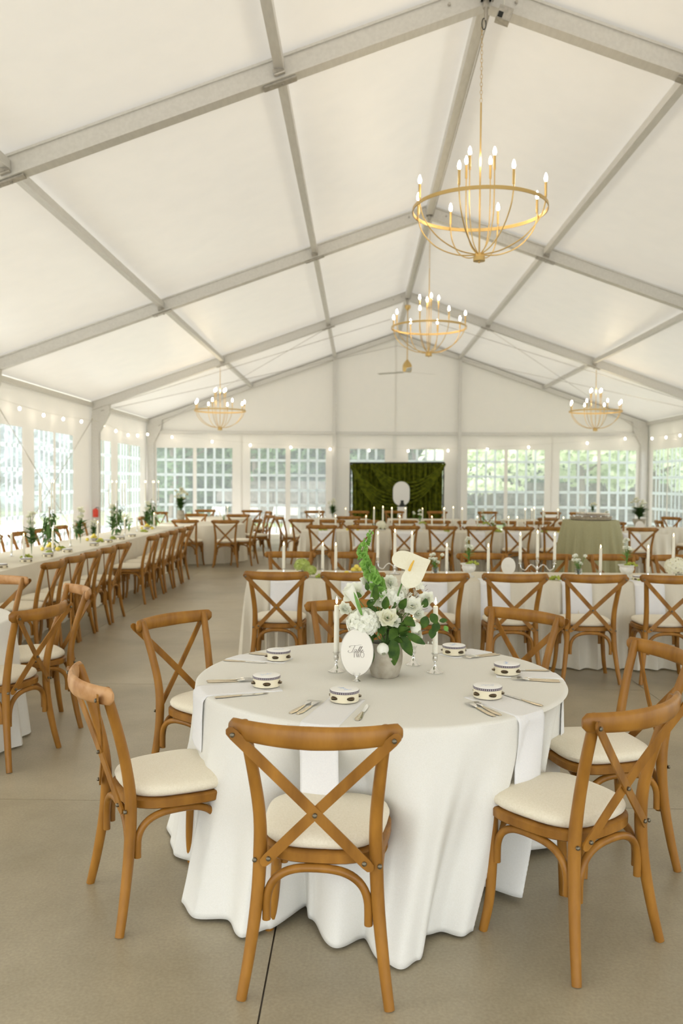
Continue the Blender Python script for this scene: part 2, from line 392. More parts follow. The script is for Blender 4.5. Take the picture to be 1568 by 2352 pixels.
def wall(parent, ax, fixed, a0, a1, wins, top):
    e = a0
    for (p, q) in wins:
        if p > e: panel(parent, ax, fixed, e, p, 0, WT)
        window(ax, fixed, p, q); e = q
    if a1 > e: panel(parent, ax, fixed, e, a1, 0, WT)
    panel(parent, ax, fixed, a0, a1, WT, top, 'upper_panel')
bw = [(-6.21, -5.10), (-4.98, -3.89), (-3.33, -2.25), (-2.10, -1.02), (-.28, .78), (1.50, 2.57), (3.31, 4.42), (4.53, 5.64), (6.10, 7.23), (7.34, 8.40)]
wall(walls['back'], 'x', YB, XL, XR, bw, 3.1)
g = G()
N = 30
g.add([(XL + (XR - XL) * i / N, YB, 3.1) for i in range(N + 1)] + [(XL + (XR - XL) * i / N, YB, max(3.1, roof_z(XL + (XR - XL) * i / N) + .03)) for i in range(N + 1)], [(i, i + 1, N + 2 + i, N + 1 + i) for i in range(N)])
g.build('gable_panel', 'wallfab', walls['back'])
g = G(); beam(g, (XL + .1, YB - .05, 3.12), (XR - .1, YB - .05, 3.12), .03, .045); g.build('gable_rail', 'alu', walls['back'], smooth=False)
for off, w in ((-1.88, .05), (1.92, .05)):
    g = G(); x = XC + off; g.box(x - w, x + w, YB - .17, YB - .07, 0, roof_z(x) - .2); g.build('gable_post', 'alu', walls['back'], smooth=False)
for x, z1 in ((XC - .02, 5.9), (-3.61, 3.08), (5.87, 3.08)):
    g = G(); g.box(x - .02, x + .02, YB - .012, YB - .004, 2.7 if z1 > 4 else 0, z1); g.build('seam_strip', 'wallfab', walls['back'], smooth=False)
g = G(); g.box(XC - .1, XC + .02, YB - .03, YB - .012, 2.35, 3.06); g.build('flap', 'white', walls['back'], smooth=False)
def side_wins(o):
    r = []
    for k in range(1, 5):
        y0, y1 = FY[k], FY[k + 1]; s = (y1 - y0)
        for c in (.30, .75) if k != 4 else (.30, .75):
            m_ = y0 + s * c + .1 * 0
            r += [(m_ - 1.12, m_ - .06), (m_ + .06, m_ + 1.12)]
    return r
swL = [(-4.0, -2.9), (-2.8, -1.7), (-1.3, -.2), (-.1, 1.0), (1.95, 3.0), (3.12, 4.2), (4.9, 5.95), (6.07, 7.1), (8.4, 9.45), (9.6, 10.7), (11.3, 12.4), (12.5, 13.6), (14.05 + .2, 15.15), (15.25, 16.25), (16.85, 17.92), (18.05, 19.15), (20.6, 21.35), (21.45, 22.1), (22.75, 23.85), (23.95, 25.05)]
wall(walls['left'], 'y', XL, YF, YB, swL, ZE + .02)
swR = [(-4.0, -2.9), (-2.8, -1.7), (-1.3, -.2), (-.1, 1.0), (1.95, 3.0), (3.12, 4.2), (4.9, 5.95), (6.07, 7.1), (8.4, 9.45), (9.6, 10.7), (11.3, 12.4), (12.5, 13.6), (14.3, 15.35), (15.5, 16.6), (17.2, 18.3), (18.45, 19.5), (20.7, 21.5), (21.6, 22.4), (23.0, 24.15), (24.25, 25.4)]
wall(walls['right'], 'y', XR, YF, YB, swR, ZE + .02)
panel(walls['front'], 'x', YF, XL, XL + 1.2, 0, 3.1)
panel(walls['front'], 'x', YF, XR - 1.2, XR, 0, 3.1)
g = G()
g.add([(XL + (XR - XL) * i / N, YF, 3.1) for i in range(N + 1)] + [(XL + (XR - XL) * i / N, YF, max(3.1, roof_z(XL + (XR - XL) * i / N) + .03)) for i in range(N + 1)], [(i, i + 1, N + 2 + i, N + 1 + i) for i in range(N)])
g.build('gable_panel', 'wallfab', walls['front'])
# cross bracing cables against the left wall
for (p, q) in (((XL + .12, 14.3, 3.3), (XL + .12, 18.6, .6)), ((XL + .12, 20.2, 3.1), (XL + .12, 16.0, .6))):
    g = G(); g.tube([p, q], .008, 5); g.build('brace_cable', 'steel', walls['left'])

# ------------------------------------------------------------------ outside
g = G(); g.box(-70, 70, -30, 90, -.2, -.13); struct(g.build('ground', 'grass', smooth=False))
g = G(); g.box(-16, 20, -24, 31, -.125, -.06); struct(g.build('terrace_paving', 'gravel', smooth=False))
ret = thing('retaining_wall', (0, 0, 0)); tag(ret, 'dark stone block retaining wall outside behind the far windows', 'wall')
for i in range(20):
    for j in range(4):
        x0 = -6 + i * 1.2 + (j % 2) * .6; d = R.uniform(0, .08)
        g = G(); g.box(x0 + .015, x0 + 1.185, 35.5 - d, 36.2, -.13 + j * .45 + .01, -.13 + (j + 1) * .45 - .01); g.build('block', 'rock', ret, smooth=False)
def tree(x, y, h, cr, m_, label, low=1.0, n=2600, lf=.2, grp='trees outside the far windows'):
    t = thing('tree', (x, y, -.13))
    g = G(); pts = [(0, 0, 0), (.1, .05, h * .25), (-.05, 0, h * .5), (.1, 0, h * .8)]
    g.tube(pts, [.2, .16, .12, .05], 8)
    for k in range(6):
        a = k * 2.4; z = h * (.3 + .09 * k); g.tube([(0, 0, z), (cr * .35 * math.cos(a), cr * .35 * math.sin(a), z + .5), (cr * .7 * math.cos(a), cr * .7 * math.sin(a), z + 1.1)], [.07, .05, .02], 6)
    g.build('trunk', 'bark', t)
    g = G(); cl = [(R.uniform(-1, 1) * cr * .7, R.uniform(-1, 1) * cr * .7, R.uniform(low + .5, h), R.uniform(.35, .6) * cr * .8) for _ in range(16)]
    vs, fs = [], []
    for _ in range(n):
        c = R.choice(cl); d = Vector((R.gauss(0, 1), R.gauss(0, 1), R.gauss(0, 1))).normalized(); q = Vector(c[:3]) + d * c[3] * R.uniform(.7, 1)
        if q.z < low: q.z = low + R.random() * .3
        a = Vector((R.gauss(0, 1), R.gauss(0, 1), R.gauss(0, 1))).normalized() * lf; b = a.orthogonal().normalized() * lf * .5
        k = len(vs); vs += [q - a, q + b, q + a, q - b]; fs.append((k, k + 1, k + 2, k + 3))
    g.add(vs, fs); o = g.build('foliage', m_, t, smooth=False); o['kind'] = 'stuff'
    fam(t, label, label, 'tree', 0, grp)
for x, y, h in ((5.0, 33, 6.5), (8.4, 32.5, 7), (11.6, 33.5, 7), (14.5, 31, 6.5)): tree(x, y, h, 2.8, 'fol1', '# of the pale bright leafy trees outside right windows', low=1.45)
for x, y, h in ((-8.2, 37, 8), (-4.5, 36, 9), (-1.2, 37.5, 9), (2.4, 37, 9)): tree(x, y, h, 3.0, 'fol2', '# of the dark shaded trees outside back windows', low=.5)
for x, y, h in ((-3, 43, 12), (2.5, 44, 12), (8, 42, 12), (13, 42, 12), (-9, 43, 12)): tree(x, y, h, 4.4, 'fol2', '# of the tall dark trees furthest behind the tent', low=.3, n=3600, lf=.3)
for x, y, h in ((13.5, 24, 6), (14.2, 28, 6.5)): tree(x, y, h, 2.4, 'fol1', '# of the leafy trees outside the right wall', low=1.2, grp='trees outside the right wall')
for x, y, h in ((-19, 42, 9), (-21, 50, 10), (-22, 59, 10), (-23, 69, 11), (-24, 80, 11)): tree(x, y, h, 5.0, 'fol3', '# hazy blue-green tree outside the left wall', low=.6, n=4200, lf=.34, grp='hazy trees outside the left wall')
g = G()
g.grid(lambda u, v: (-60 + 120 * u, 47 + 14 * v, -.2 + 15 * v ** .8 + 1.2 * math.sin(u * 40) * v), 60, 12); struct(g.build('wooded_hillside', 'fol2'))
def folding_chair():
    t = thing('folding_chair')
    g = G(); g.box(-.2, .2, -.2, .2, .43, .46); g.build('seat', 'white', t, smooth=False)
    g = G(); g.box(-.2, .2, -.24, -.21, .6, .85); g.build('backrest', 'white', t, smooth=False)
    for s in (-1, 1):
        g = G(); g.tube([(s * .21, .22, 0), (s * .21, -.22, .86)], .015, 6); g.build('leg', 'white', t)
        g = G(); g.tube([(s * .19, -.24, 0), (s * .19, .15, .45)], .015, 6); g.build('leg', 'white', t)
    return proto(t)
fc = folding_chair()
for i in range(7):
    o = place(fc, (-4.6 + i * .62 + .1 * (i % 2), 27.2 + .5 * (i % 2), -.06), 2.9 + .3 * (i % 3))
    fam(o, 'fchair', '# white folding chair on the paving outside the far windows', 'chair', 0, 'white folding chairs outside')

# ------------------------------------------------------------------ cross-back chair
def bez(pts, n=6):
    P = [Vector(q) for q in pts]; out = []
    for i in range(len(P) - 1):
        p0 = P[max(i - 1, 0)]; p1 = P[i]; p2 = P[i + 1]; p3 = P[min(i + 2, len(P) - 1)]
        for k in range(n):
            t = k / n; out.append(.5 * ((2 * p1) + (p2 - p0) * t + (2 * p0 - 5 * p1 + 4 * p2 - p3) * t * t + (3 * p1 - p0 - 3 * p2 + p3) * t ** 3))
    out.append(P[-1]); return out
def lin(vals, n):
    out = []
    for i in range(len(vals) - 1): out += [vals[i] + (vals[i + 1] - vals[i]) * k / n for k in range(n)]
    return out + [vals[-1]]
def seat_outline(t, grow=0.0):
    c, s = math.cos(t), math.sin(t); e = 2 / 3.2
    y = .215 * math.copysign(abs(s) ** e, s); hw = .197 + .035 * (y + .2) / .4
    x = hw * math.copysign(abs(c) ** e, c)
    return x * (1 + grow / .2), y * (1 + grow / .2)
def make_chair(rail='wood', detail=True):
    t = thing('cross_back_chair')
    q = 6 if detail else 3; ns = 12 if detail else 7
    for s in (-1, 1):
        g = G(); pts = [(s * .232, -.262, 0), (s * .212, -.238, .13), (s * .192, -.215, .30), (s * .184, -.208, .45), (s * .184, -.222, .58), (s * .197, -.255, .72), (s * .214, -.297, .86), (s * .218, -.305, .892)]
        g.tube(bez(pts, q), lin([.0165, .0185, .021, .0225, .0205, .0195, .0185, .015], q), ns); g.build('leg', 'wood', t)
        g = G(); pts = [(s * .225, .158, 0), (s * .205, .146, .12), (s * .194, .146, .28), (s * .190, .150, .43)]
        g.tube(bez(pts, q), lin([.016, .018, .0195, .0205], q), ns); g.build('leg', 'wood', t)
    # bent seat ring
    g = G(); n = 40 if detail else 20
    ring = [(*seat_outline(2 * PI * k / n, -.022), .438) for k in range(n)]
    g.sweep(ring, [(-.024, -.014), (-.018, -.018), (.018, -.018), (.024, -.013), (.024, .013), (.018, .018), (-.018, .018), (-.024, .014)], up=(0, 0, 1), closed=True)
    g.add([(*seat_outline(2 * PI * k / n, -.03), .45) for k in range(n)], [tuple(range(n))])
    g.build('seat_frame', 'wood', t)
    g = G()
    prof = [(.80, .457), (.93, .460), (.985, .470), (1.0, .482), (.975, .494), (.9, .503), (.72, .511), (.4, .516), (.02, .518)]
    vs = []
    for k_, z in prof:
        for k in range(n):
            x, y = seat_outline(2 * PI * k / n, .0); vs.append((x * k_ * .97, y * k_ * .97 + .003, z))
    g.add(vs, [(i * n + k, i * n + (k + 1) % n, (i + 1) * n + (k + 1) % n, (i + 1) * n + k) for i in range(len(prof) - 1) for k in range(n)] + [tuple((len(prof) - 1) * n + k for k in range(n))])
    g.build('cushion', 'cushion', t)
    # top rail
    g = G(); m_ = 40 if detail else 14; path = []; sc = []
    for i in range(m_ + 1):
        u = -1 + 2 * i / m_; x = .264 * u; y = -.378 + .078 * abs(u) ** 2.1; path.append((x, y + .01, .870 - .004 * (1 - u * u)))
    def sec(k): return [(k * .015 * math.cos(2 * PI * j / 12), (k ** .8) * .036 * math.copysign(abs(math.sin(2 * PI * j / 12)) ** .75, math.sin(2 * PI * j / 12))) for j in range(12)]
    P = [Vector(p_) for p_ in path]; vs = []
    for i, p_ in enumerate(P):
        tt = (P[min(i + 1, m_)] - P[max(i - 1, 0)]).normalized(); a = tt.cross(Vector((0, 0, 1))).normalized()
        u = abs(-1 + 2 * i / m_); k = 1 if u < .93 else math.sqrt(max(.16, 1 - ((u - .93) / .07) ** 2))
        vs += [p_ + a * x + Vector((0, 0, 1)) * z * (1 - .12 * u) for x, z in sec(k)]
    g.add(vs, [(i * 12 + e, i * 12 + (e + 1) % 12, (i + 1) * 12 + (e + 1) % 12, (i + 1) * 12 + e) for i in range(m_) for e in range(12)] + [tuple(range(11, -1, -1)), tuple(m_ * 12 + e for e in range(12))])
    g.build('top_rail', rail, t)
    # crossed straps
    for s, dy in ((1, 0), (-1, -.008)):
        g = G(); e0 = Vector((s * .243, -.334, .862)); e1 = Vector((-s * .158, -.236, .438)); path = []
        for i in range(13):
            u = (-.04, -.025, .01, .12, .25, .38, .5, .62, .75, .88, .99, 1.025, 1.04)[i]; p_ = e0.lerp(e1, u); p_.y += -.0 + dy * math.sin(PI * max(0, min(1, u))) + .012 * math.sin(PI * max(0, min(1, u))) - .004; path.append(p_)
        w = .0165; vs = []
        for i, p_ in enumerate(path):
            tt = (path[min(i + 1, 12)] - path[max(i - 1, 0)]).normalized(); nrm = Vector((0, -1, .18)); nrm = (nrm - tt * nrm.dot(tt)).normalized(); a = tt.cross(nrm)
            k = {0: .35, 12: .35, 1: .85, 11: .85}.get(i, 1)
            vs += [p_ + a * w * k + nrm * .0035, p_ - a * w * k + nrm * .0035, p_ - a * w * k - nrm * .0035, p_ + a * w * k - nrm * .0035]
        g.add(vs, [(4 * i + k, 4 * i + (k + 1) % 4, 4 * i + 4 + (k + 1) % 4, 4 * i + 4 + k) for i in range(12) for k in range(4)] + [(3, 2, 1, 0), (48, 49, 50, 51)])
        g.build('cross_strap', 'wood', t, smooth=False)
    # bentwood arches
    def arch(p0, p1, top, z0):
        p0, p1 = Vector(p0), Vector(p1); pts = []
        N_ = 26 if detail else 10
        for i in range(N_ + 1):
            a = PI * i / N_; c, s = math.cos(a), math.sin(a); u = .5 - .5 * math.copysign(abs(c) ** .75, c); h = abs(s) ** .75
            v = p0.lerp(p1, u); pts.append((v.x, v.y, z0 + (top - z0) * h))
        pts = [(pts[0][0], pts[0][1], z0 - .035)] + pts + [(pts[-1][0], pts[-1][1], z0 - .035)]
        g = G(); g.tube(pts, .0138, 10 if detail else 6, up=(p1 - p0).cross(Vector((0, 0, 1)))); g.build('arch_brace', 'wood', t)
    arch((-.162, -.212, 0), (.162, -.212, 0), .408, .27)
    arch((-.168, .150, 0), (.168, .150, 0), .408, .29)
    for s in (-1, 1): arch((s * .190, -.185, 0), (s * .192, .125, 0), .408, .29)
    if detail:
        for (x, y, z) in ((.243, -.344, .860), (-.243, -.344, .860), (0, -.283, .602), (.15, -.248, .445), (-.15, -.248, .445), (.197, -.232, .432), (-.197, -.232, .432)):
            g = G(); g.T = Matrix.Translation((x, y, z)) @ Matrix.Rotation(PI / 2, 4, 'X'); g.lathe([(.0075, -.004), (.0075, .003), (.005, .0055), (.001, .0062)], 8); g.build('bolt', 'bolt', t)
    return proto(t)
CH = make_chair(); CHP = make_chair('wood_pale'); CHL = make_chair(detail=False)
def chair(rx, ry, hx, hy, pr=None, back=.25):
    """rx, ry: midpoint between the rear feet; hx, hy: direction the sitter faces"""
    h = math.hypot(hx, hy); hx /= h; hy /= h
    return place(pr or CH, (rx + back * hx, ry + back * hy, 0), math.atan2(hy, hx) - PI / 2)
mg = 'chairs around the nearest round table'
tag(chair(-.124, 2.574, .085, 1), 'wooden cross-back chair nearest the camera, back turned to us', 'chair', mg)
tag(chair(.89, 2.836, -.614, .79), 'cross-back chair at front right of nearest round table, whole cream cushion visible', 'chair', mg)
tag(chair(-.943, 3.134, .866, .5, CHP), 'cross-back chair at front left of nearest round table with pale worn rail, seen side-on', 'chair', mg)
tag(chair(1.29, 3.74, -.98, -.2), 'cross-back chair at far right of nearest round table, behind the front right chair', 'chair', mg)
tag(chair(.90, 4.73, -.70, -.714), 'cross-back chair facing us across nearest round table, right of the flowers', 'chair', mg)
tag(chair(-.05, 5.06, .2, -.97), 'cross-back chair facing us directly behind the flowers of nearest round table', 'chair', mg)
tag(chair(-.945, 4.48, .81, -.58), 'cross-back chair at back left of nearest round table, beside the open aisle', 'chair', mg)
lg = 'chairs around the left round table'
tag(chair(-1.875, 4.81, -.97, .25), 'cross-back chair nearest us at the left round table, back to the aisle', 'chair', lg)
tag(chair(-1.95, 5.63, -.82, -.57, CHP), 'cross-back chair with worn pinkish rail end at far side of left round table', 'chair', lg)
tag(chair(-2.72, 6.2, -.12, -1, CHP), 'cross-back chair facing us at left frame edge behind the left round table', 'chair', lg)
for x in (-.66, -.04, .63, 1.26, 1.89, 2.52, 3.15): fam(chair(x, 6.83, .02, 1), 'r1n', '# cross-back chair from left along the near side of nearest long table', 'chair', 0, 'chairs on the near side of the nearest long table')
for x in (-.70, -.05, .62, 1.27, 1.92, 2.6, 3.25): fam(chair(x, 8.62, .0, -1), 'r1f', '# chair from left facing us along the far side of nearest long table', 'chair', 0, 'chairs on the far side of the nearest long table')
for x in (-.62, .06, .77, 1.40, 2.05, 2.68, 3.32, 3.98, 4.74): fam(chair(x, 14.25, .0, 1, CHL), 'r2n', '# cross-back chair from left, near side of the second long table', 'chair', 0, 'chairs on the near side of the second long table')
for x in (-.62, .06, .77, 1.40, 2.05, 2.68, 3.32, 3.98, 4.74): fam(chair(x + .1, 16.15, .0, -1, CHL), 'r2f', '# chair from left facing us, far side of the second long table', 'chair', 0, 'chairs on the far side of the second long table')
for y in (7.53, 8.1, 8.62, 9.17, 9.75, 11.2, 11.8, 12.4, 13.0, 13.6): fam(chair(-2.80, y, -1, 0, CHL), 'lln', '# cross-back chair on the aisle side of the left long table', 'chair', 1, 'chairs on the aisle side of the left long table')
for y in (8.3, 9.0, 9.9, 10.8, 11.6, 12.4, 13.3, 14.2): fam(chair(-4.66, y, 1, 0, CHL), 'llf', '# cross-back chair on the window side of the left long table', 'chair', 1, 'chairs on the window side of the left long table')
bl = 'chairs around the back left tables'
for x, y, hx, hy, lb in ((-2.5, 15.8, -.12, 1, 'chair with its back to us at the back left round table'),
                         (-3.25, 15.85, .12, 1, 'chair at end of the left long table with its back to us'),
                         (-2.02, 16.35, -1, .15, 'side-on chair facing left at the back left round table'),
                         (-1.95, 18.1, -.9, -.5, 'side-on chair by the aisle, right of the back left tables'),
                         (-2.65, 18.5, .1, -1, 'chair facing us behind the back left round table'),
                         (-3.6, 18.6, .2, -1, 'chair facing us left of the back left greenery vase'),
                         (-4.3, 16.9, 1, .1, 'chair facing right at far left of the back left table'),
                         (-4.6, 19.6, .8, -.5, 'small distant chair beneath the leftmost back window'),
                         (-2.7, 21.3, .1, -1, 'distant chair facing us under the second back window'),
                         (-3.9, 21.4, .1, -1, 'distant chair facing us under the first back window'),
                         (-2.25, 20.5, -.8, -.3, 'distant dark chair nearest the outside folding chairs')):
    tag(chair(x, y, hx, hy, CHL), lb, 'chair', bl)
br = 'chairs around the tables in front of the green drape'
for x, y, hx, hy in ((-1.6, 17.6, .9, .4), (-1.1, 16.5, .3, 1), (-1.1, 21.2, .2, -1), (-.2, 18.0, .1, 1), (.0, 21.3, -.2, -1), (.9, 21.5, 0, -1), (2.0, 21.5, 0, -1), (3.3, 21.6, .1, -1), (4.0, 18.1, -.5, 1), (4.9, 21.6, 0, -1), (5.6, 21.5, -.2, -1), (5.2, 18.0, -.9, .3), (6.1, 17.1, 1, -.1), (6.35, 15.8, -.4, 1), (6.9, 18.9, -.8, -.5)):
    fam(chair(x, y, hx, hy, CHL), 'bk', '# chair from left at the far tables near the green drape', 'chair', 0, br)

# ------------------------------------------------------------------ tablecloths
TC = (.1, 3.73); TR = .80; TZ = .76
HEM = [(-180, .93, .01), (-171, .90, .01), (-160, .80, .02), (-150, .86, .02), (-143, .95, .012), (-136, .97, .01), (-129, .90, .015), (-122, .95, .01), (-118.5, .86, .015), (-115, .68, .03), (-111, .74, .02), (-101, .88, .01), (-95, .80, .01), (-91, .93, .01), (-87, .98, .008), (-83, .93, .008), (-79, .80, .02), (-75, .78, .015), (-70, .82, .008), (-66.5, .80, .008), (-62, .66, .02), (-57, .53, .03), (-52, .50, .04), (-48, .58, .03), (-43, .74, .02), (-38, .62, .02), (-25, .58, .03), (-12, .62, .03), (0, .80, .02), (12, .76, .02), (25, .92, .02), (40, .76, .02), (58, .92, .02), (75, .76, .02), (92, .93, .02), (110, .76, .02), (128, .94, .02), (146, .78, .02), (160, .92, .02), (171, .99, .01), (180, .93, .01)]
def hem(a):
    a = (a + 180) % 360 - 180
    for i in range(len(HEM) - 1):
        if HEM[i][0] <= a <= HEM[i + 1][0]:
            u = (a - HEM[i][0]) / (HEM[i + 1][0] - HEM[i][0]); u = u * u * (3 - 2 * u)
            return HEM[i][1] + (HEM[i + 1][1] - HEM[i][1]) * u, HEM[i][2] + (HEM[i + 1][2] - HEM[i][2]) * u
    return .9, .01
def cloth_r(th, v):
    """radius and height of the main cloth's skirt at angle th (degrees), v = 0 rim .. 1 hem"""
    win = math.exp(-((th + 52) / 40) ** 2)
    q = th - 16 * (1 - v) * win
    rh, zh = hem(q)
    s = v ** 1.15 if rh > TR else v ** .62
    r = TR + .008 + (rh - TR - .008) * s + .012 * v * math.sin(math.radians(th * 11 + 30)) * (1 - v)
    z = TZ - .012 + (zh - TZ + .012) * v
    zw = max(0, min(1, (.73 - z) / .22)) * max(0, min(1, (z - .20) / .22)); aw = .5 + .5 * math.cos(PI * max(-1, min(1, (th + 105) / 27)))
    lim = .67; k = zw * min(1, aw * 1.35)
    if r > lim: r += (lim - r) * (k * k * (3 - 2 * k))
    if rh > .9 and v > .9: r += (v - .9) * .25 * (rh - .88) * 4 * .3
    return r, TZ - .012 + (zh - TZ + .012) * v
g = G(); NA = 1080
rows = [(.0, TZ), (.25, TZ), (.5, TZ), (.7, TZ), (TR - .012, TZ), (TR, TZ - .002), (TR + .006, TZ - .008)]
vs = []
for r, z in rows:
    for k in range(NA):
        a = 2 * PI * k / NA; vs.append((max(r, .002) * math.cos(a), max(r, .002) * math.sin(a), z + .0008 * math.sin(9 * a + r * 20)))
NV = 36
for j in range(1, NV + 1):
    for k in range(NA):
        a = 360 * k / NA - 180; r, z = cloth_r(a, j / NV); b = math.radians(a + 180) + PI * 0
        b = 2 * PI * k / NA; r, z = cloth_r(math.degrees(b) if b <= PI else math.degrees(b) - 360, j / NV)
        vs.append((r * math.cos(b), r * math.sin(b), z))
nr = len(rows) + NV
g.add(vs, [(i * NA + k, i * NA + (k + 1) % NA, (i + 1) * NA + (k + 1) % NA, (i + 1) * NA + k) for i in range(nr - 1) for k in range(NA)])
o = g.build('tablecloth', 'linen', loc=(TC[0], TC[1], 0)); tag(o, 'white floor-length cloth over the nearest round table', 'tablecloth')
md = o.modifiers.new('thickness', 'SOLIDIFY'); md.thickness = .0022; md.offset = -1

def round_cloth(x, y, r, zt, m_, nf=22, amp=.045, flare=.1, ph=0, z0=.012):
    g = G(); NA = nf * 10; vs = []
    for rr in (.002, r * .5, r - .01, r, r + .006):
        for k in range(NA): a = 2 * PI * k / NA; vs.append((rr * math.cos(a), rr * math.sin(a), zt if rr < r else zt - (.002 if rr == r else .01)))
    NV = 10
    for j in range(1, NV + 1):
        v = j / NV
        for k in range(NA):
            a = 2 * PI * k / NA; q_ = nf * a + ph + 1.3 * math.sin(3 * a + ph); w = 1.1 - 2.2 * abs(math.sin(q_ / 2)) ** 1.5 + .3 * math.sin(nf * 2 * a + 2 * ph)
            rr = r + .006 + v ** .8 * (flare + amp * w); vs.append((rr * math.cos(a), rr * math.sin(a), zt - .01 - (zt - .01 - z0) * v))
    nr = 5 + NV
    g.add(vs, [(i * NA + k, i * NA + (k + 1) % NA, (i + 1) * NA + (k + 1) % NA, (i + 1) * NA + k) for i in range(nr - 1) for k in range(NA)])
    return g.build('tablecloth', m_, loc=(x, y, 0))
def rect_cloth(x0, x1, y0, y1, zt, m_, wl=.12, amp=.032, flare=.055, z0=.012, seed=1):
    rr_ = random.Random(seed); cx, cy = (x0 + x1) / 2, (y0 + y1) / 2; hx, hy = (x1 - x0) / 2, (y1 - y0) / 2
    per = []  # perimeter points and outward normals
    def side(p, q, nrm):
        L = math.hypot(q[0] - p[0], q[1] - p[1]); n = max(4, int(L / .02))
        for i in range(n): u = i / n; per.append((p[0] + (q[0] - p[0]) * u, p[1] + (q[1] - p[1]) * u, nrm))
    side((-hx, -hy), (hx, -hy), (0, -1)); side((hx, -hy), (hx, hy), (1, 0)); side((hx, hy), (-hx, hy), (0, 1)); side((-hx, hy), (-hx, -hy), (-1, 0))
    n = len(per); nrm = []
    for i in range(n):
        a = Vector((0, 0))
        for k in range(-4, 5): a += Vector(per[(i + k) % n][2])
        nrm.append(a / 9)
    off = []; ph = 0
    for i in range(n):
        ph += .02 / wl * 2 * PI * (.7 + .6 * math.sin(i * .013 + seed) ** 2); off.append(1.1 - 2.2 * abs(math.sin(ph / 2)) ** 1.5 + .35 * math.sin(.37 * ph + seed))
    vs = [(x, y, zt) for x, y, _ in per] + [(x + nrm[i].x * .004, y + nrm[i].y * .004, zt - .008) for i, (x, y, _) in enumerate(per)]
    NV = 8
    for j in range(1, NV + 1):
        v = j / NV
        for i, (x, y, _) in enumerate(per):
            d = .004 + v ** .7 * (flare + amp * off[i]); vs.append((x + nrm[i].x * d * 1.2, y + nrm[i].y * d * 1.2, zt - .008 - (zt - .008 - z0) * v))
    g = G(); g.add(vs, [(r * n + i, r * n + (i + 1) % n, (r + 1) * n + (i + 1) % n, (r + 1) * n + i) for r in range(NV + 1) for i in range(n)])
    g.add([(-hx, -hy, zt), (hx, -hy, zt), (hx, hy, zt), (-hx, hy, zt)], [(0, 1, 2, 3)])
    return g.build('tablecloth', m_, loc=(cx, cy, 0))
tag(round_cloth(-2.93, 5.03, .78, .76, 'linen', 16, .03, .08), 'white cloth over the round table at the left frame edge', 'tablecloth')
tag(rect_cloth(-.98, 5.2, 7.42, 8.22, .76, 'ivory', seed=1), 'ivory pleated cloth over the nearest long table', 'tablecloth')
tag(rect_cloth(-1.0, 5.4, 14.75, 15.55, .76, 'ivory', seed=2), 'ivory cloth over the second long table behind', 'tablecloth')
tag(rect_cloth(-4.22, -3.36, 5.9, 16.2, .76, 'ivory', seed=3, amp=.012, wl=.3, flare=.02), 'ivory cloth over the left long table running along the aisle', 'tablecloth')
tag(round_cloth(-3.2, 17.2, .85, .76, 'ivory', 20, .03, .06), 'ivory cloth over the back left round table', 'tablecloth')
tag(round_cloth(-3.3, 20.0, .75, .76, 'ivory', 20, .03, .06, 1), 'ivory cloth over the round table below the left back windows', 'tablecloth')
tag(round_cloth(-.6, 19.4, .9, .76, 'ivory', 20, .03, .06, 2), 'ivory cloth over the round table left of the green drape', 'tablecloth')
tag(round_cloth(4.3, 19.7, .9, .76, 'ivory', 20, .03, .06, 3), 'ivory cloth over the round table below the right back windows', 'tablecloth')
tag(rect_cloth(.7, 2.4, 19.6, 20.3, .76, 'ivory', seed=5), 'ivory cloth over the small table in front of the green drape', 'tablecloth')
tag(round_cloth(7.2, 16.9, .8, .76, 'linen', 20, .03, .06, 4), 'white cloth over the round table at the right frame edge', 'tablecloth')
tag(round_cloth(3.36, 12.3, .39, 1.10, 'sage', 18, .045, .14, 2), 'sage green cloth over the tall round cake table', 'tablecloth')

# ------------------------------------------------------------------ main table settings
def napkin(p, d, wid, on, drop, label, grp='napkins on the nearest round table'):
    """p: start on the table, d: outward direction, hangs over the rim of the main table"""
    d = Vector(d).normalized(); a = Vector((-d.y, d.x)); p = Vector(p)
    g = G(); nu, nv = 13, 41
    def f(u, v):
        q0 = p + a * (u - .5) * wid; rel = q0 - Vector(TC); bq = rel.dot(d); L = -bq + math.sqrt(max(bq * bq - rel.length_squared + (TR + .004) ** 2, 0))
        if v <= .5: q = q0 + d * (L * v / .5); return (q.x, q.y, TZ + .0045 - .002 * max(0, (v - .47) / .03))
        q = q0 + d * L; th = math.degrees(math.atan2(q.y - TC[1], q.x - TC[0])); dz = drop * (v - .5) / .5 + .004; vv = min(1, max(0, dz - .012) / (TZ - .02))
        r, _ = cloth_r(th, vv); r = max(r, TR - .03 * vv) + .011 * min(1, dz / .02) + .003 + .004 * math.sin(u * 5 + v * 6) * min(1, dz * 8)
        th = math.radians(th); return (TC[0] + r * math.cos(th), TC[1] + r * math.sin(th), TZ + .002 - dz)
    g.grid(f, nu, nv)
    o = g.build('napkin', 'napkin'); md = o.modifiers.new('thickness', 'SOLIDIFY'); md.thickness = .004; md.offset = 1
    tag(o, label, 'napkin', grp); return o
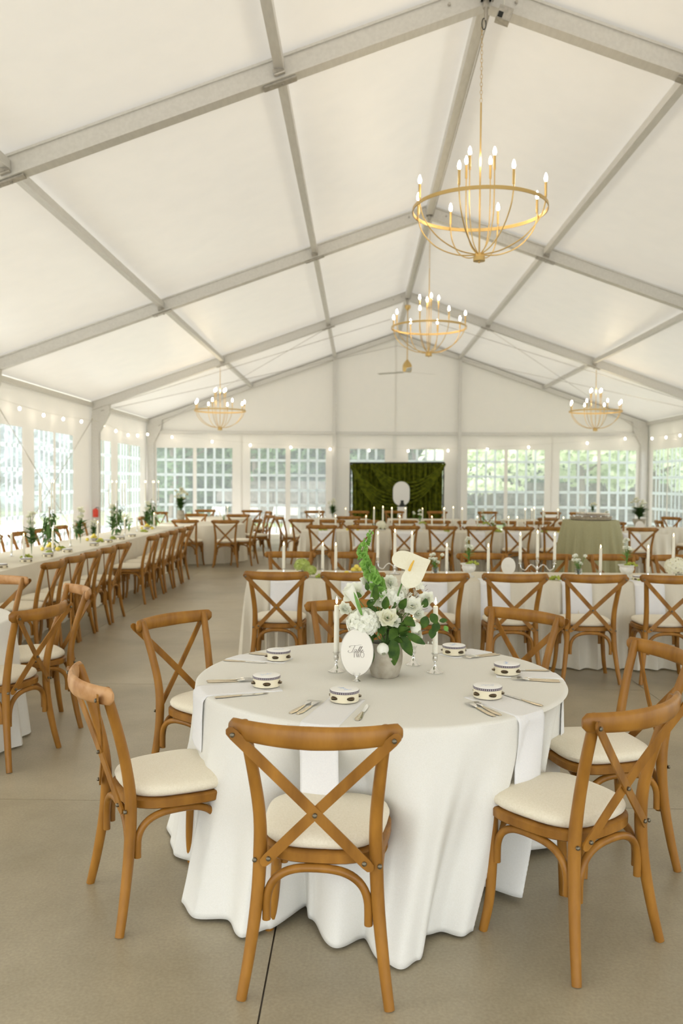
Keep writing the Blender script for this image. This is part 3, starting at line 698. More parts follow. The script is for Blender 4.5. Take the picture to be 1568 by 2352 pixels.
def tambourine():
    t = thing('tambourine')
    g = G(); g.lathe([(.054, 0), (.056, .001), (.056, .045), (.052, .045), (.052, .0)], 40)
    g.build('drum_body', 'drum', t)
    g = G(); g.lathe([(.001, .0455), (.055, .0455), (.0568, .0445), (.0568, .043)], 40); h_ = g.build('drum_head', 'skin', t)
    g = G(); pts = [(-.028, -.012), (-.022, .01), (-.016, .018), (-.02, 0), (-.008, .008), (-.004, -.004), (.003, .006), (.006, -.004), (.012, .014), (.014, -.01), (.02, .004), (.026, .0), (.03, .008)]
    g.tube([(x, y, .0466) for x, y in pts], .0005, 4); g.build('lettering', 'blue_ink', h_)
    g = G(); g.lathe([(.0565, .034), (.0575, .034), (.0575, .0435), (.0565, .0435)], 40); b_ = g.build('band', 'band', t)
    g = G()
    for k in range(44):
        a = 2 * PI * k / 44; g.T = Matrix.Rotation(a, 4, 'Z'); g.box(.0574, .0582, -.0012, .0012, .0355, .042)
    g.build('band_stitching', 'thread', b_, smooth=False)
    for k in range(5):
        a = 2 * PI * k / 5 + .35; g = G(); g.T = Matrix.Rotation(a, 4, 'Z')
        sec = [(.0562 if j < 12 else .0562, 0) for j in range(12)]
        vs = []
        for rr in (.0568,):
            for j in range(14):
                b = 2 * PI * j / 14; aa = .30 * math.cos(b); z = .0175 + .0075 * math.sin(b); vs.append((rr * math.cos(aa), rr * math.sin(aa), z))
        g.add(vs, [tuple(range(14))]); s_ = g.build('slot', 'slot', t)
        g = G(); g.T = Matrix.Rotation(a, 4, 'Z') @ Matrix.Translation((.052, 0, .0165)) @ Matrix.Rotation(.12, 4, 'Y')
        g.lathe([(.001, -.004), (.013, -.0035), (.0155, -.002), (.0155, -.001), (.004, .001), (.0155, .0025), (.0155, .0035), (.001, .005)], 16); g.build('jingle', 'brass', t)
    return proto(t)
TB = tambourine()
def flat(outline, th, name, m_, prof=None):
    """extrude a planar outline (x, y) lying flat; prof(y) gives height"""
    g = G(); n = len(outline); z = [prof(y) if prof else 0 for _, y in outline]
    g.add([(x, y, z[i]) for i, (x, y) in enumerate(outline)] + [(x, y, z[i] + th) for i, (x, y) in enumerate(outline)], [tuple(range(n - 1, -1, -1)), tuple(range(n, 2 * n))] + [(i, (i + 1) % n, n + (i + 1) % n, n + i) for i in range(n)])
    return g
def handle(g, y0, y1, z=.004):
    path = []; sc = []
    for i in range(13):
        u = i / 12; path.append((0, y0 + (y1 - y0) * u, z)); sc.append(.0085 * (1 - u) ** .6 * (.45 + .9 * math.sin(min(u * 6, PI / 2))) + .003)
    vs = []
    for p_, w in zip(path, sc): vs += [(p_[0] + w * math.cos(2 * PI * k / 8), p_[1], p_[2] + .0028 * math.sin(2 * PI * k / 8)) for k in range(8)]
    g.add(vs, [(i * 8 + e, i * 8 + (e + 1) % 8, (i + 1) * 8 + (e + 1) % 8, (i + 1) * 8 + e) for i in range(12) for e in range(8)] + [tuple(range(7, -1, -1)), tuple(96 + e for e in range(8))])
def make_fork():
    t = thing('fork'); g = G(); handle(g, -.10, .03); g.build('handle', 'cutlery', t)
    g = G()
    pf = lambda y: .004 + .006 * math.sin(PI * max(0, min(1, (y - .02) / .085)))
    o_ = [(-.003, .025), (.003, .025), (.008, .038), (.012, .05), (.0125, .058), (-.0125, .058), (-.012, .05), (-.008, .038)]
    g.v += flat(o_, .0018, '', '', pf).v; g.f += flat(o_, .0018, '', '', pf).f
    for k in range(4):
        x = -.0105 + .007 * k; g.sweep([(x, .057, pf(.057) + .001), (x, .08, pf(.08) + .001), (x * .95, .105, pf(.105) + .002)], [(-.0017, -.0009), (.0017, -.0009), (.0017, .0009), (-.0017, .0009)], [1, .95, .5], up=(0, 0, 1))
    g.build('tines', 'silver', t, smooth=False)
    return proto(t)
def make_knife():
    t = thing('knife'); g = G(); handle(g, -.11, .0); g.build('handle', 'cutlery', t)
    g = flat([(-.004, -.005), (.004, -.005), (.009, .01), (.010, .06), (.007, .09), (-.002, .112), (-.006, .09), (-.006, .01)], .002, '', ''); 
    for v_ in g.v: v_.z += .003
    g.build('blade', 'silver', t, smooth=False); return proto(t)
FK, KN = make_fork(), make_knife()
SET = [((-.05, 3.275), (-.26, -.97), 'front', .145, True), ((.52, 3.36), (.5, -.866), 'front right', .16, True), ((.67, 3.78), (1, -.06), 'right', .12, False),
       ((.48, 4.20), (.78, .62), 'back right', .12, False), ((-.38, 4.03), (-.95, .3), 'back left', .12, False), ((-.38, 3.50), (-.95, -.3), 'front left', .18, True)]
for (tx, ty), d, nm, wd, vis in SET:
    dv = Vector(d).normalized(); a = Vector((-dv.y, dv.x)); p0 = Vector((tx, ty)) - dv * .05
    rel = p0 - Vector(TC); L = -rel.dot(dv) + math.sqrt(rel.dot(dv) ** 2 - rel.length_squared + TR * TR)
    napkin(p0, d, wd, L, .27 if nm != 'front left' else .22, 'white napkin hanging over the rim at the %s place setting' % nm)
    o = place(TB, (tx, ty, TZ + .0085), R.uniform(0, 6)); tag(o, 'cream tambourine favour with brass jingles on the %s napkin' % nm, 'tambourine', 'tambourines on the nearest round table')
    rz = math.atan2(-dv.y, -dv.x) - PI / 2
    c = Vector((tx, ty)) + dv * .13
    # sitter looks along -dv; their left is  a_left
    lf = Vector((dv.y, -dv.x))
    for k, w in ((0, 'inner'), (1, 'outer')):
        q = c + lf * (wd / 2 + .03 + .028 * k); q = q - dv * .0
        rr = (q - Vector(TC)).length
        if rr > .68: q = Vector(TC) + (q - Vector(TC)) * .68 / rr
        tag(place(FK, (q.x, q.y, TZ + .001 + .0002 * k), rz - .12), 'champagne fork, %s of two beside the %s napkin' % (w, nm), 'fork', 'forks on the nearest round table')
    q = c - lf * (wd / 2 + .035); rr = (q - Vector(TC)).length
    if rr > .68: q = Vector(TC) + (q - Vector(TC)) * .68 / rr
    tag(place(KN, (q.x, q.y, TZ + .001), rz + .08), 'silver knife lying beside the %s napkin' % nm, 'knife', 'knives on the nearest round table')

# candles and sticks
def make_stick():
    t = thing('candlestick')
    g = G(); g.lathe([(.034, 0), (.036, .002), (.036, .005), (.030, .008), (.020, .014), (.012, .022), (.006, .032), (.005, .04)], 28); g.build('base', 'silver', t)
    g = G(); g.lathe([(.005, .038), (.007, .043), (.005, .048), (.012, .058), (.0135, .068), (.0115, .076), (.0125, .083), (.017, .088), (.017, .0905), (.0118, .0905), (.0118, .08), (.004, .079)], 24); g.build('candle_cup', 'silver', t)
    return proto(t)
CS = make_stick()
def make_taper(h, r=.0108, detail=True):
    t = thing('taper_candle'); g = G(); n = 16 if detail else 8
    g.lathe([(r, 0), (r * .97, h * .5), (r * .9, h - .004), (r * .55, h - .001), (r * .3, h - .003)], n); g.build('wax_stem', 'wax', t)
    if detail: g = G(); g.tube([(0, 0, h - .004), (.001, 0, h + .008)], .0012, 5); g.build('wick', 'black', t)
    g = G(); g.lathe([(.001, h + .003), (.0045, h + .009), (.0055, h + .015), (.004, h + .023), (.0015, h + .032), (.0003, h + .038)], 8 if not detail else 10); g.build('flame', 'flame', t)
    return proto(t)
TP1 = make_taper(.225, .0122)
for x, y, k, lb in ((-.096, 3.80, 1.0, 'left of the oval table sign'), (.263, 3.96, .62, 'half hidden under the trailing leaves'), (.35, 3.80, 1.0, 'right of the stone flower pot')):
    tag(place(CS, (x, y, TZ + .001)), 'polished silver candlestick ' + lb, 'candlestick', 'candlesticks on the nearest round table')
    tag(place(TP1, (x, y, TZ + .082), 0, (1, 1, k)), 'lit ivory taper candle ' + lb, 'candle', 'candles on the nearest round table')

# oval table sign
t = thing('table_sign', (-.003, 3.625, TZ + .001), math.radians(-4)); tag(t, 'oval ivory card reading Table TWO on a small silver stand', 'sign')
g = G()
ov = [(.071 * math.cos(2 * PI * k / 48), 0, .126 + .103 * math.sin(2 * PI * k / 48)) for k in range(48)]
g.add([(x, -.001, z) for x, y, z in ov] + [(x, .001, z) for x, y, z in ov], [tuple(range(48)), tuple(range(95, 47, -1))] + [(i, i + 48, (i + 1) % 48 + 48, (i + 1) % 48) for i in range(48)])
cd = g.build('card', 'card', t)
g = G(); g.tube(ov, .0018, 6, closed=True); g.build('card_rim', 'steel', t)
g = G(); g.lathe([(.020, 0), (.020, .003), (.008, .008), (.004, .014), (.003, .024)], 20); g.tube([(-.012, -.003, .032), (-.006, -.003, .022), (0, -.003, .019), (.006, -.003, .022), (.012, -.003, .032)], .0018, 6); g.ball((-.013, -.003, .034), .0035); g.ball((.013, -.003, .034), .0035)
g.build('stand', 'silver', t)
def strokes(parent, name, lst, m_='ink', y=-.0016, ox=0, oz=0, sc=1, shear=0, zs=1):
    g = G()
    for w, pts in lst:
        P = bez([(ox + (x + shear * z) * sc, y, oz + z * zs * sc) for x, z in pts], 5) if len(pts) > 2 else [Vector((ox + (x + shear * z) * sc, y, oz + z * zs * sc)) for x, z in pts]
        n = len(P); k = 1
        g.sweep(P, [(-.0003, -1), (.0003, -1), (.0003, 1), (-.0003, 1)], None, None) if False else None
        vs = []
        for i, p_ in enumerate(P):
            tt = (P[min(i + 1, n - 1)] - P[max(i - 1, 0)]).normalized(); a = Vector((-tt.z, 0, tt.x)) * (w * sc / 2 * (.2 + .38 * abs(tt.z)))
            vs += [p_ + a, p_ - a, p_ - a + Vector((0, .0006, 0)), p_ + a + Vector((0, .0006, 0))]
        g.add(vs, [(4 * i + e, 4 * i + (e + 1) % 4, 4 * i + 4 + (e + 1) % 4, 4 * i + 4 + e) for i in range(n - 1) for e in range(4)] + [(3, 2, 1, 0), tuple(4 * (n - 1) + e for e in range(4))])
    return g.build(name, m_, parent, smooth=False)
U = 1
tbl = [(1.1, [(-3, 10), (-5, 8.5), (-5, 10.8), (0, 12), (6, 12.3), (16, 13.5)]), (1.3, [(4.5, 12), (3, 7), (1, 1), (-2, -1.2), (-6, .5), (-5, 3)]),   # T
       (1.1, [(8.5, 5), (6, 5.2), (4.6, 2), (6, .2), (8, 2.5), (9, 5), (8.2, 1), (9.2, .1), (11, 2)]),                                                       # a
       (1.1, [(11, 2), (14.5, 9), (14.2, 11), (12.7, 8), (11.8, 2), (12.8, .1), (14.6, 2), (14.2, 4.4), (12.4, 3.4)]),                                          # b
       (1.1, [(14.6, 3.6), (17, 8), (17.6, 11), (16.3, 9), (15.4, 3), (16.2, .2), (17.6, 1.4)]),                                                              # l
       (1.1, [(17.6, 1.4), (20, 3.6), (19.6, 5), (18.2, 3.4), (18.4, .7), (20.2, .3), (22.6, 2.6)])]                                                           # e
strokes(cd, 'script_lettering', tbl, sc=.0024, ox=-.024, oz=.126, shear=.18)
two = [(1.0, [(0, 10), (9, 10)]), (1.9, [(4.5, 10), (4.5, 0)]), (.8, [(3, 0), (6, 0)]), (.8, [(0, 10), (0, 8.4)]), (.8, [(9, 10), (9, 8.4)]),
       (1.9, [(8.6, 10), (12, 0)]), (.9, [(12, 0), (14.8, 10)]), (1.9, [(13, 10), (16.6, 0)]), (.9, [(16.6, 0), (19.6, 10)]), (.8, [(7.6, 10), (10, 10)]), (.8, [(18.4, 10), (20.8, 10)]),
       (1.4, [(25, 10.2), (21.6, 8.6), (20.4, 5), (21.6, 1.4), (25, -.2), (28.4, 1.4), (29.6, 5), (28.4, 8.6), (25, 10.2)])]
strokes(cd, 'capital_lettering', two, sc=.0017, ox=-.019, oz=.104, zs=1.35)

# ------------------------------------------------------------------ flowers
def blossom(g, c, r, layers=4, up=(0, -.5, .85), seed=0, n=6):
    rr = random.Random(seed); up = Vector(up).normalized(); a = up.orthogonal().normalized(); b = up.cross(a)
    for L in range(layers):
        f = 1 - L / layers; k = n if L < 2 else n - 1
        for i in range(k):
            an = 2 * PI * i / k + L * .7 + rr.uniform(-.15, .15); d = a * math.cos(an) + b * math.sin(an)
            base = Vector(c) + up * (-r * .35) + d * r * .12; op = .25 + 1.25 * f
            dirv = (d * op + up * (1.15 - .95 * f) + Vector((rr.uniform(-.15, .15), rr.uniform(-.15, .15), rr.uniform(-.15, .15)))).normalized()
            g.leaf(base, dirv, -(d * 1.0 - up * .3), r * (1.2 - .1 * L) * rr.uniform(.85, 1.1), r * .60, -.22, 4)
def cup(g, c, r, up):
    up = Vector(up).normalized(); a = up.orthogonal().normalized(); b = up.cross(a)
    for L in range(2):
        for i in range(4):
            an = 2 * PI * i / 4 + L * .78; vs = []
            for p_ in range(7):
                v = p_ / 6; rad = r * (.18 + .86 * math.sin(PI * (.16 + .76 * v))) * (1 - .12 * L); w = 1.3 * math.sin(PI * (.14 + .80 * v)) ** .6
                for q_ in range(5):
                    t_ = (q_ / 4 - .5) * 1.5 * w; d = a * math.cos(an + t_) + b * math.sin(an + t_); vs.append(Vector(c) + d * rad + up * (r * 2.0 * v - r * .9))
            g.add(vs, [(5 * p_ + q_, 5 * p_ + q_ + 1, 5 * p_ + q_ + 6, 5 * p_ + q_ + 5) for p_ in range(6) for q_ in range(4)])
def hydrangea(g, c, r, n=70, seed=0, sz=.014, sq=1):
    rr = random.Random(seed)
    for i in range(n):
        z = 1 - 1.6 * (i + .5) / n; t = i * 2.39996; s = math.sqrt(1 - z * z); d = Vector((s * math.cos(t), s * math.sin(t), z)); q = Vector(c) + Vector((d.x * r, d.y * r, d.z * r * sq)) * rr.uniform(.9, 1.05)
        a = d.orthogonal().normalized(); a.rotate(Matrix.Rotation(rr.uniform(0, 6), 3, d)); b = d.cross(a)
        for k in range(4):
            dd = (a * math.cos(k * PI / 2) + b * math.sin(k * PI / 2) + d * .25).normalized(); g.leaf(q, dd, d, sz, sz * .48, .1, 3)
bq = thing('flower_arrangement', (.122, 3.73, TZ + .001)); tag(bq, 'loose white and green bouquet standing in the stone pot', 'flowers')
pot = thing('flower_pot', (.122, 3.73, TZ + .001)); tag(pot, 'weathered grey stone pot holding the large bouquet', 'pot')
g = G(); g.lathe([(.056, 0), (.060, .002), (.066, .02), (.076, .06), (.079, .09), (.076, .125), (.067, .150), (.064, .152), (.056, .146), (.058, .10)], 36, wob=lambda a, z: 1 + .012 * math.sin(3 * a) + .008 * math.sin(7 * a + 40 * z)); g.build('pot_body', 'stone', pot)
def sub(name, g, m_): return g.build(name, m_, bq)
def L3(px, py, dy=0):
    """bouquet-local point given as picture offsets measured on the photo plane of the bouquet"""
    return Vector(((px - 884) / 518.0 - .0 + .002, dy, (1555 - py) / 518.0))
g = G(); hydrangea(g, L3(832, 1428, -.05), .066, 75, 1, .027, .85); sub('hydrangea', g, 'petal')
g = G(); hydrangea(g, L3(902, 1373, -.0), .042, 36, 2, .022); sub('hydrangea', g, 'petal')
for i, (px, py, dy, r, mm) in enumerate(((886, 1412, -.08, .032, 'cream'), (876, 1482, -.105, .030, 'petal'), (950, 1436, -.07, .028, 'petal'), (943, 1388, -.05, .030, 'petal'), (958, 1408, -.02, .024, 'petal'), (808, 1362, -.02, .036, 'petal'), (862, 1350, .03, .028, 'petal'), (896, 1340, .05, .026, 'petal'), (918, 1365, .02, .024, 'petal'), (975, 1375, .0, .026, 'petal'), (790, 1400, .0, .022, 'petal'), (905, 1425, -.06, .018, 'petal'), (955, 1458, -.02, .02, 'petal'), (842, 1338, .04, .024, 'petal'), (925, 1400, .0, .022, 'cream'), (868, 1378, -.02, .022, 'petal'))):
    g = G(); tul = i in (1, 2)
    if tul: cup(g, L3(px, py, dy), r * .85, (.5, -.5, -.5) if i == 2 else (.1, -.6, -.45))
    else: blossom(g, L3(px, py, dy), r * 1.22, 5, (.4 * math.sin(i * 2), -.75, .5), i, 6)
    sub('tulip' if tul else 'blossom', g, mm)
    g = G(); p = L3(px, py, dy); g.tube(bez([(0, 0, .13), (p.x * .5, p.y * .5, .13 + (p.z - .13) * .6), tuple(p)], 4), .0022, 5); sub('stem', g, 'stem')
# anthurium spathe
g = G(); c = L3(940, 1300, -.06)
def heart(u, v):
    a = 2 * PI * u; rad = v; x = 16 * (.72 * math.sin(a) ** 3 + .28 * math.sin(a)) / 17; y = (13 * math.cos(a) - 5 * math.cos(2 * a) - 2 * math.cos(3 * a) - math.cos(4 * a)) / 17
    x *= rad * .088; y = (y + .05) * rad * .084
    ca, sa = math.cos(math.radians(112)), math.sin(math.radians(112))
    X, Z = x * ca - y * sa, x * sa + y * ca
    X, Z = X * 1.1, Z
    return (c.x + X, c.y - .02 + .25 * Z + .6 * (X * X + Z * Z) * 3, c.z + Z)
g.grid(heart, 48, 9, closed=True); o = sub('spathe', g, 'spathe')
g = G(); g.tube([(c.x - .012, c.y - .03, c.z - .012), (c.x - .004, c.y - .045, c.z + .012), (c.x + .006, c.y - .055, c.z + .034)], [.006, .0055, .003], 8); sub('spadix', g, 'spadix')
g = G(); g.tube(bez([(0, 0, .13), (.02, 0, .25), tuple(c + Vector((-.03, -.02, -.03)))], 5), .004, 6); sub('stem', g, 'stem')
# bells of Ireland
pts = bez([(-.01, 0, .15), (-.03, 0, .30), (-.035, .01, .40), (-.075, .01, .47), (-.105, .01, .545), (-.085, .01, .60), (-.062, .01, .645)], 6)
g = G(); g.tube(pts, lin([.003, .003, .003, .0026, .002, .0015, .001], 6), 6); sub('stem', g, 'leaf2')
for i in range(9, len(pts) - 1):
    u = (i - 9) / (len(pts) - 10); rad = .0235 * (1 - .72 * u)
    for k in range(2 if i % 2 == 0 and u < .8 else 1):
        a = i * 2.4 + k * 2.8; d = Vector((math.cos(a), math.sin(a) * .8 - .25, .25)).normalized(); q = Vector(pts[i]) + d * rad * .5
        g = G(); rot = Vector((0, 0, 1)).rotation_difference(d).to_matrix().to_4x4(); g.T = Matrix.Translation(q) @ rot
        n = 10; vs = []
        for rr, zz in ((.15, .0), (.5, .3), (.7, .65), (1.05, .95), (1.15, .97)):
            vs += [(rad * rr * math.cos(2 * PI * j / n) * (1 + .12 * math.cos(5 * 2 * PI * j / n)), rad * rr * math.sin(2 * PI * j / n) * (1 + .12 * math.cos(5 * 2 * PI * j / n)), rad * zz) for j in range(n)]
        g.add(vs, [(r_ * n + j, r_ * n + (j + 1) % n, (r_ + 1) * n + (j + 1) % n, (r_ + 1) * n + j) for r_ in range(4) for j in range(n)]); sub('bell', g, 'bells')
# calla with green streak
g = G(); p = L3(812, 1385, -.07)
def calla(u, v):
    a = 2 * PI * u; r = .008 + .026 * v ** 1.5; tip = (.5 + .5 * math.cos(a)) ** 2 * v ** 3 * .035
    return (p.x + .03 - .05 * v + r * math.cos(a) - tip * .6, p.y + r * math.sin(a), p.z - .04 + .1 * v + tip)
g.grid(calla, 18, 8, closed=True); sub('calla', g, 'petal')
g = G(); g.leaf(p + Vector((.035, -.03, -.05)), (-.35, -.1, 1), (0, -1, .1), .115, .009, .05); sub('leaf', g, 'leaf2')
# leaves
LV = [(848, 1478, .11, .034, (-.25, -.3, -1), 'leaf'), (900, 1462, .115, .030, (.05, -.3, -1), 'leaf'), (918, 1455, .10, .028, (.55, -.3, -1), 'leaf'), (850, 1452, .09, .026, (-.3, -.4, -.8), 'leaf'), (930, 1450, .09, .02, (.8, -.3, -.4), 'leaf'),
      (985, 1405, .05, .022, (.6, -.2, -1), 'leaf'), (975, 1412, .055, .024, (-.3, -.2, -.9), 'leaf'), (1000, 1425, .05, .022, (-.25, -.2, -.9), 'leaf'), (1003, 1420, .035, .012, (.9, -.1, .1), 'leaf'), (1015, 1432, .03, .012, (.5, 0, -.8), 'leaf2'), (968, 1392, .04, .018, (.3, -.2, .9), 'leaf'),
      (990, 1440, .045, .02, (-.1, -.3, -.9), 'leaf'), (880, 1395, .06, .02, (.1, -.4, .8), 'leaf'), (862, 1375, .05, .018, (-.2, -.4, .9), 'leaf'), (915, 1395, .06, .02, (.3, -.5, .6), 'leaf'), (840, 1388, .05, .017, (.6, -.4, .4), 'leaf'), (925, 1415, .06, .024, (.5, -.5, -.3), 'leaf'), (905, 1440, .06, .024, (-.3, -.6, -.5), 'leaf'), (870, 1435, .05, .022, (.2, -.6, -.4), 'leaf'), (842, 1355, .035, .012, (-.2, -.3, .9), 'leaf'), (858, 1360, .04, .014, (.1, -.3, .9), 'leaf'), (828, 1367, .045, .014, (-.9, -.3, .3), 'leaf')]
for i, (px, py, Ln, wd, d, mm) in enumerate(LV):
    g = G(); g.leaf(L3(px, py, -.07 + .01 * (i % 4)), d, (0, -1, .2), Ln, wd, .2, 7); sub('leaf', g, mm)
rr = random.Random(3)
for i in range(75):
    a = rr.uniform(0, 2 * PI); el = rr.uniform(-.3, 1.2); d = Vector((math.cos(a) * math.cos(el), math.sin(a) * math.cos(el), math.sin(el))); q = Vector((0, 0, .19)) + d * rr.uniform(.03, .085)
    if q.y < -.02 and q.z < .24 and q.x < .03: q.y = -.02; d.y = abs(d.y)
    g = G(); g.leaf(q, d + Vector((0, -.2, .1)), (0, -1, .4), rr.uniform(.04, .085), rr.uniform(.010, .020), .25, 5); sub('leaf', g, rr.choice(['leaf', 'leaf', 'leaf', 'leaf2']))
g = G()
for i in range(26):
    x0 = rr.uniform(-.02, .07); p1 = L3(rr.uniform(930, 985), rr.uniform(1335, 1400), rr.uniform(-.05, .05)); g.tube(bez([(x0 * .3, 0, .16), (x0, p1.y, .25), tuple(p1)], 3), .0008, 4)
o = sub('fine_twigs', g, 'twig'); o['kind'] = 'stuff'
g = G()
for i in range(34):
    q = L3(rr.choice([rr.uniform(850, 915), rr.uniform(930, 975)]), rr.uniform(1335, 1400), rr.uniform(-.05, .04)); blossom(g, q, .010, 1, (rr.uniform(-.5, .5), -.8, .6), i, 5)
for i in range(10):
    q = L3(rr.uniform(960, 1000), rr.uniform(1460, 1500), rr.uniform(-.04, .0)); g.ball(q, (.003, .003, .006), 5, 4)
o = sub('small_blooms', g, 'petal'); o['kind'] = 'stuff'

# ------------------------------------------------------------------ generic table dressing (row 1, row 2, left)
TPa = make_taper(.26, .0145, False)
def make_holder():
    t = thing('candle_holder'); g = G(); g.lathe([(.03, 0), (.03, .004), (.010, .012), (.008, .03), (.014, .036), (.014, .05), (.010, .05)], 12); g.build('holder_body', 'silver', t); return proto(t)
HD = make_holder()
def taper_on(x, y, z, k, key, tm, hold=True):
    if hold:
        fam(place(HD, (x, y, z + .001)), key + 'h', tm.replace('lit ivory taper', 'small silver taper holder'), 'candle holder', 0, 'small holders, ' + key); z += .036
    fam(place(TPa, (x, y, z), 0, (1, 1, k)), key, tm, 'candle', 0, 'tapers, ' + key)
def make_candelabra():
    t = thing('candelabra')
    g = G(); g.lathe([(.05, 0), (.052, .006), (.02, .016), (.009, .03), (.009, .05), (.015, .06), (.008, .075), (.008, .11), (.016, .12), (.016, .135)], 14); g.build('stem', 'silver', t)
    for s in (-1, 1):
        g = G(); g.tube(bez([(0, 0, .06), (s * .05, 0, .10), (s * .08, 0, .085), (s * .11, 0, .05), (s * .15, 0, .065), (s * .16, 0, .11)], 5), .005, 6); g.lathe([(.006, 0), (.022, .008), (.006, .012), (.014, .025), (.016, .045), (.010, .045)], 12, (s * .16, 0, .105)); g.build('arm', 'silver', t)
    g = G(); g.lathe([(.006, 0), (.022, .008), (.006, .012), (.014, .025), (.016, .04), (.010, .04)], 12, (0, 0, .13)); g.build('candle_cup', 'silver', t)
    return proto(t)
CB = make_candelabra()
def candelabra(x, y, z, key, where, k=.85):
    fam(place(CB, (x, y, z + .001)), 'cb' + key, '# three-armed silver candelabra on the ' + where, 'candelabra', 0, 'candelabras on the ' + where)
    for dx, dz in ((-.16, .14), (0, .16), (.16, .14)): taper_on(x + dx, y, z + dz, k, key, '# lit ivory taper from left on the ' + where, False)
def make_urn():
    t = thing('urn'); g = G(); g.lathe([(.05, 0), (.052, .008), (.02, .02), (.018, .035), (.05, .05), (.066, .085), (.062, .105), (.078, .118), (.08, .124), (.070, .124), (.055, .10)], 22); g.build('urn_body', 'white_pot', t); return proto(t)
UR = make_urn()
def make_grapes(name, n, r, spread, m_='grape'):
    t = thing(name); g = G(); rr = random.Random(n)
    for i in range(n):
        u = rr.random(); a = rr.uniform(0, 6.28); d = spread * math.sqrt(u); g.ball((d * math.cos(a) * 1.5, d * math.sin(a), r * .9 + rr.random() * spread * .7 * (1 - u)), r, 7, 5)
    o = g.build('berries', m_, t); o['kind'] = 'stuff'; g = G(); g.tube([(0, 0, r), (.02, 0, spread * .9), (.03, 0, spread * 1.1)], .002, 5); g.build('stem', 'stem', t); return proto(t)
GR = make_grapes('grapes', 34, .011, .04)
def make_posy(hh, kinds, seed, name='flower_arrangement', spread=.06, rad=.016, leafm='leaf2', nl=16, nb=9, vase=None):
    t = thing(name); rr = random.Random(seed); g = G(); gl_ = G(); gb = G()
    for i in range(nb):
        a = rr.uniform(0, 6.28); d = spread * rr.uniform(.2, 1.1); q = Vector((d * math.cos(a), d * math.sin(a) * .7, hh * rr.uniform(.65, 1.05)))
        gl_.tube([(0, 0, .01), (q.x * .4, q.y * .4, q.z * .6), tuple(q)], .002, 4); blossom(gb, q, rad * rr.uniform(.8, 1.25), 3, (rr.uniform(-.4, .4), -.6, .7), i, 5)
    for i in range(nl):
        a = rr.uniform(0, 6.28); z = hh * rr.uniform(.35, .95); d = Vector((math.cos(a), math.sin(a), rr.uniform(.2, 1.2))); gl_.leaf((0, 0, z * .6), d, (0, 0, 1), hh * rr.uniform(.18, .34), hh * .05, .2, 4)
    o = gb.build('blossoms', kinds, t); o['kind'] = 'stuff'; o = gl_.build('greenery', leafm, t); o['kind'] = 'stuff'; return proto(t)
P_anem = make_posy(.19, 'petal', 11); P_stock = make_posy(.26, 'petal', 12, spread=.03, rad=.02, nb=8, nl=10); P_small = make_posy(.14, 'petal', 13, spread=.04, nb=7)
P_tall = make_posy(.42, 'cream', 15, spread=.035, rad=.02, nl=40, nb=10, leafm='midleaf')
P_bush = make_posy(.24, 'cream', 16, spread=.09, rad=.022, nl=60, nb=11, leafm='midleaf')
def make_hyd(m_, seed, r=.062):
    t = thing('hydrangea'); g = G(); hydrangea(g, (0, 0, r * .9), r, 70, seed, .02, .85); o = g.build('florets', m_, t); g = G(); g.tube([(0, 0, 0), (0, 0, r)], .003, 5); g.leaf((0, 0, .01), (1, -.3, .1), (0, 0, 1), .07, .02); g.build('leaf', 'leaf', t); return proto(t)
H_lime, H_white = make_hyd('lime', 1), make_hyd('cream', 2, .075)
def make_jar(r, h):
    t = thing('glass_vase'); g = G(); g.lathe([(r * .9, 0), (r, .004), (r, h), (r - .003, h), (r - .003, .006), (.002, .006)], 16); g.build('vase_body', 'glass', t); return proto(t)
JR = make_jar(.032, .09)
def make_bowl(r=.06, h=.055, m_='grey_pot'):
    t = thing('bowl'); g = G(); g.lathe([(r * .5, 0), (r * .55, .004), (r * .9, h * .6), (r, h), (r * .93, h), (r * .8, h * .5), (.002, h * .3)], 20); g.build('bowl_body', m_, t); return proto(t)
BW = make_bowl()
def make_lemon():
    t = thing('lemon'); g = G(); g.ball((0, 0, .024), (.032, .024, .024), 10, 8); g.ball((.031, 0, .024), .006, 6, 4); g.build('peel', 'lemon', t); return proto(t)
LM = make_lemon()
def lemons(x, y, z, key, where):
    fam(place(BW, (x, y, z + .001)), 'bw' + key, '# grey ceramic bowl of lemons on the ' + where, 'bowl', 0, 'bowls on the ' + where)
    for dx, dy, dz, a in ((-.022, 0, .03, 0), (.026, .01, .03, 1.2), (0, -.012, .058, 2), (.095, -.02, 0, .4), (-.09, -.03, 0, 2.2)):
        fam(place(LM, (x + dx, y + dy, z + .002 + dz), a), 'lm' + key, '# yellow lemon from left on the ' + where, 'lemon', 0, 'lemons on the ' + where)
w1 = 'nearest long table'; c1 = 'r1'
def X1(px, y): return (px - 826) * y / FPX
tm1 = '# lit ivory taper from left on the nearest long table'
for px in (654, 744, 774, 1029, 1124, 1380, 1488): taper_on(X1(px, 7.9), 7.9, .76, .88, c1, tm1)
for px in (910, 1237, 1586): candelabra(X1(px, 7.9), 7.92, .76, c1, w1, .9)
for px, nm in ((1078, 0), (1436, 1)):
    x = X1(px, 7.8); fam(place(UR, (x, 7.75, .761)), 'ur1', '# white footed urn with grapes and flowers on the nearest long table', 'urn', 0, 'urns on the nearest long table')
    fam(place(P_stock, (x, 7.75, .86)), 'st1', '# tall white flower stem rising from an urn on nearest long table', 'flowers', 0, 'flower stems in the urns')
    fam(place(GR, (x + .03, 7.72, .872), .3), 'gr1', '# green grape bunch from left on the nearest long table', 'grapes', 0, 'grapes on the nearest long table')
for px, rz in ((745, .2), (1270, 0), (1455, 2)): fam(place(GR, (X1(px, 7.7), 7.55, .761), rz), 'gr1', '# green grape bunch from left on the nearest long table', 'grapes', 0, 'grapes on the nearest long table')
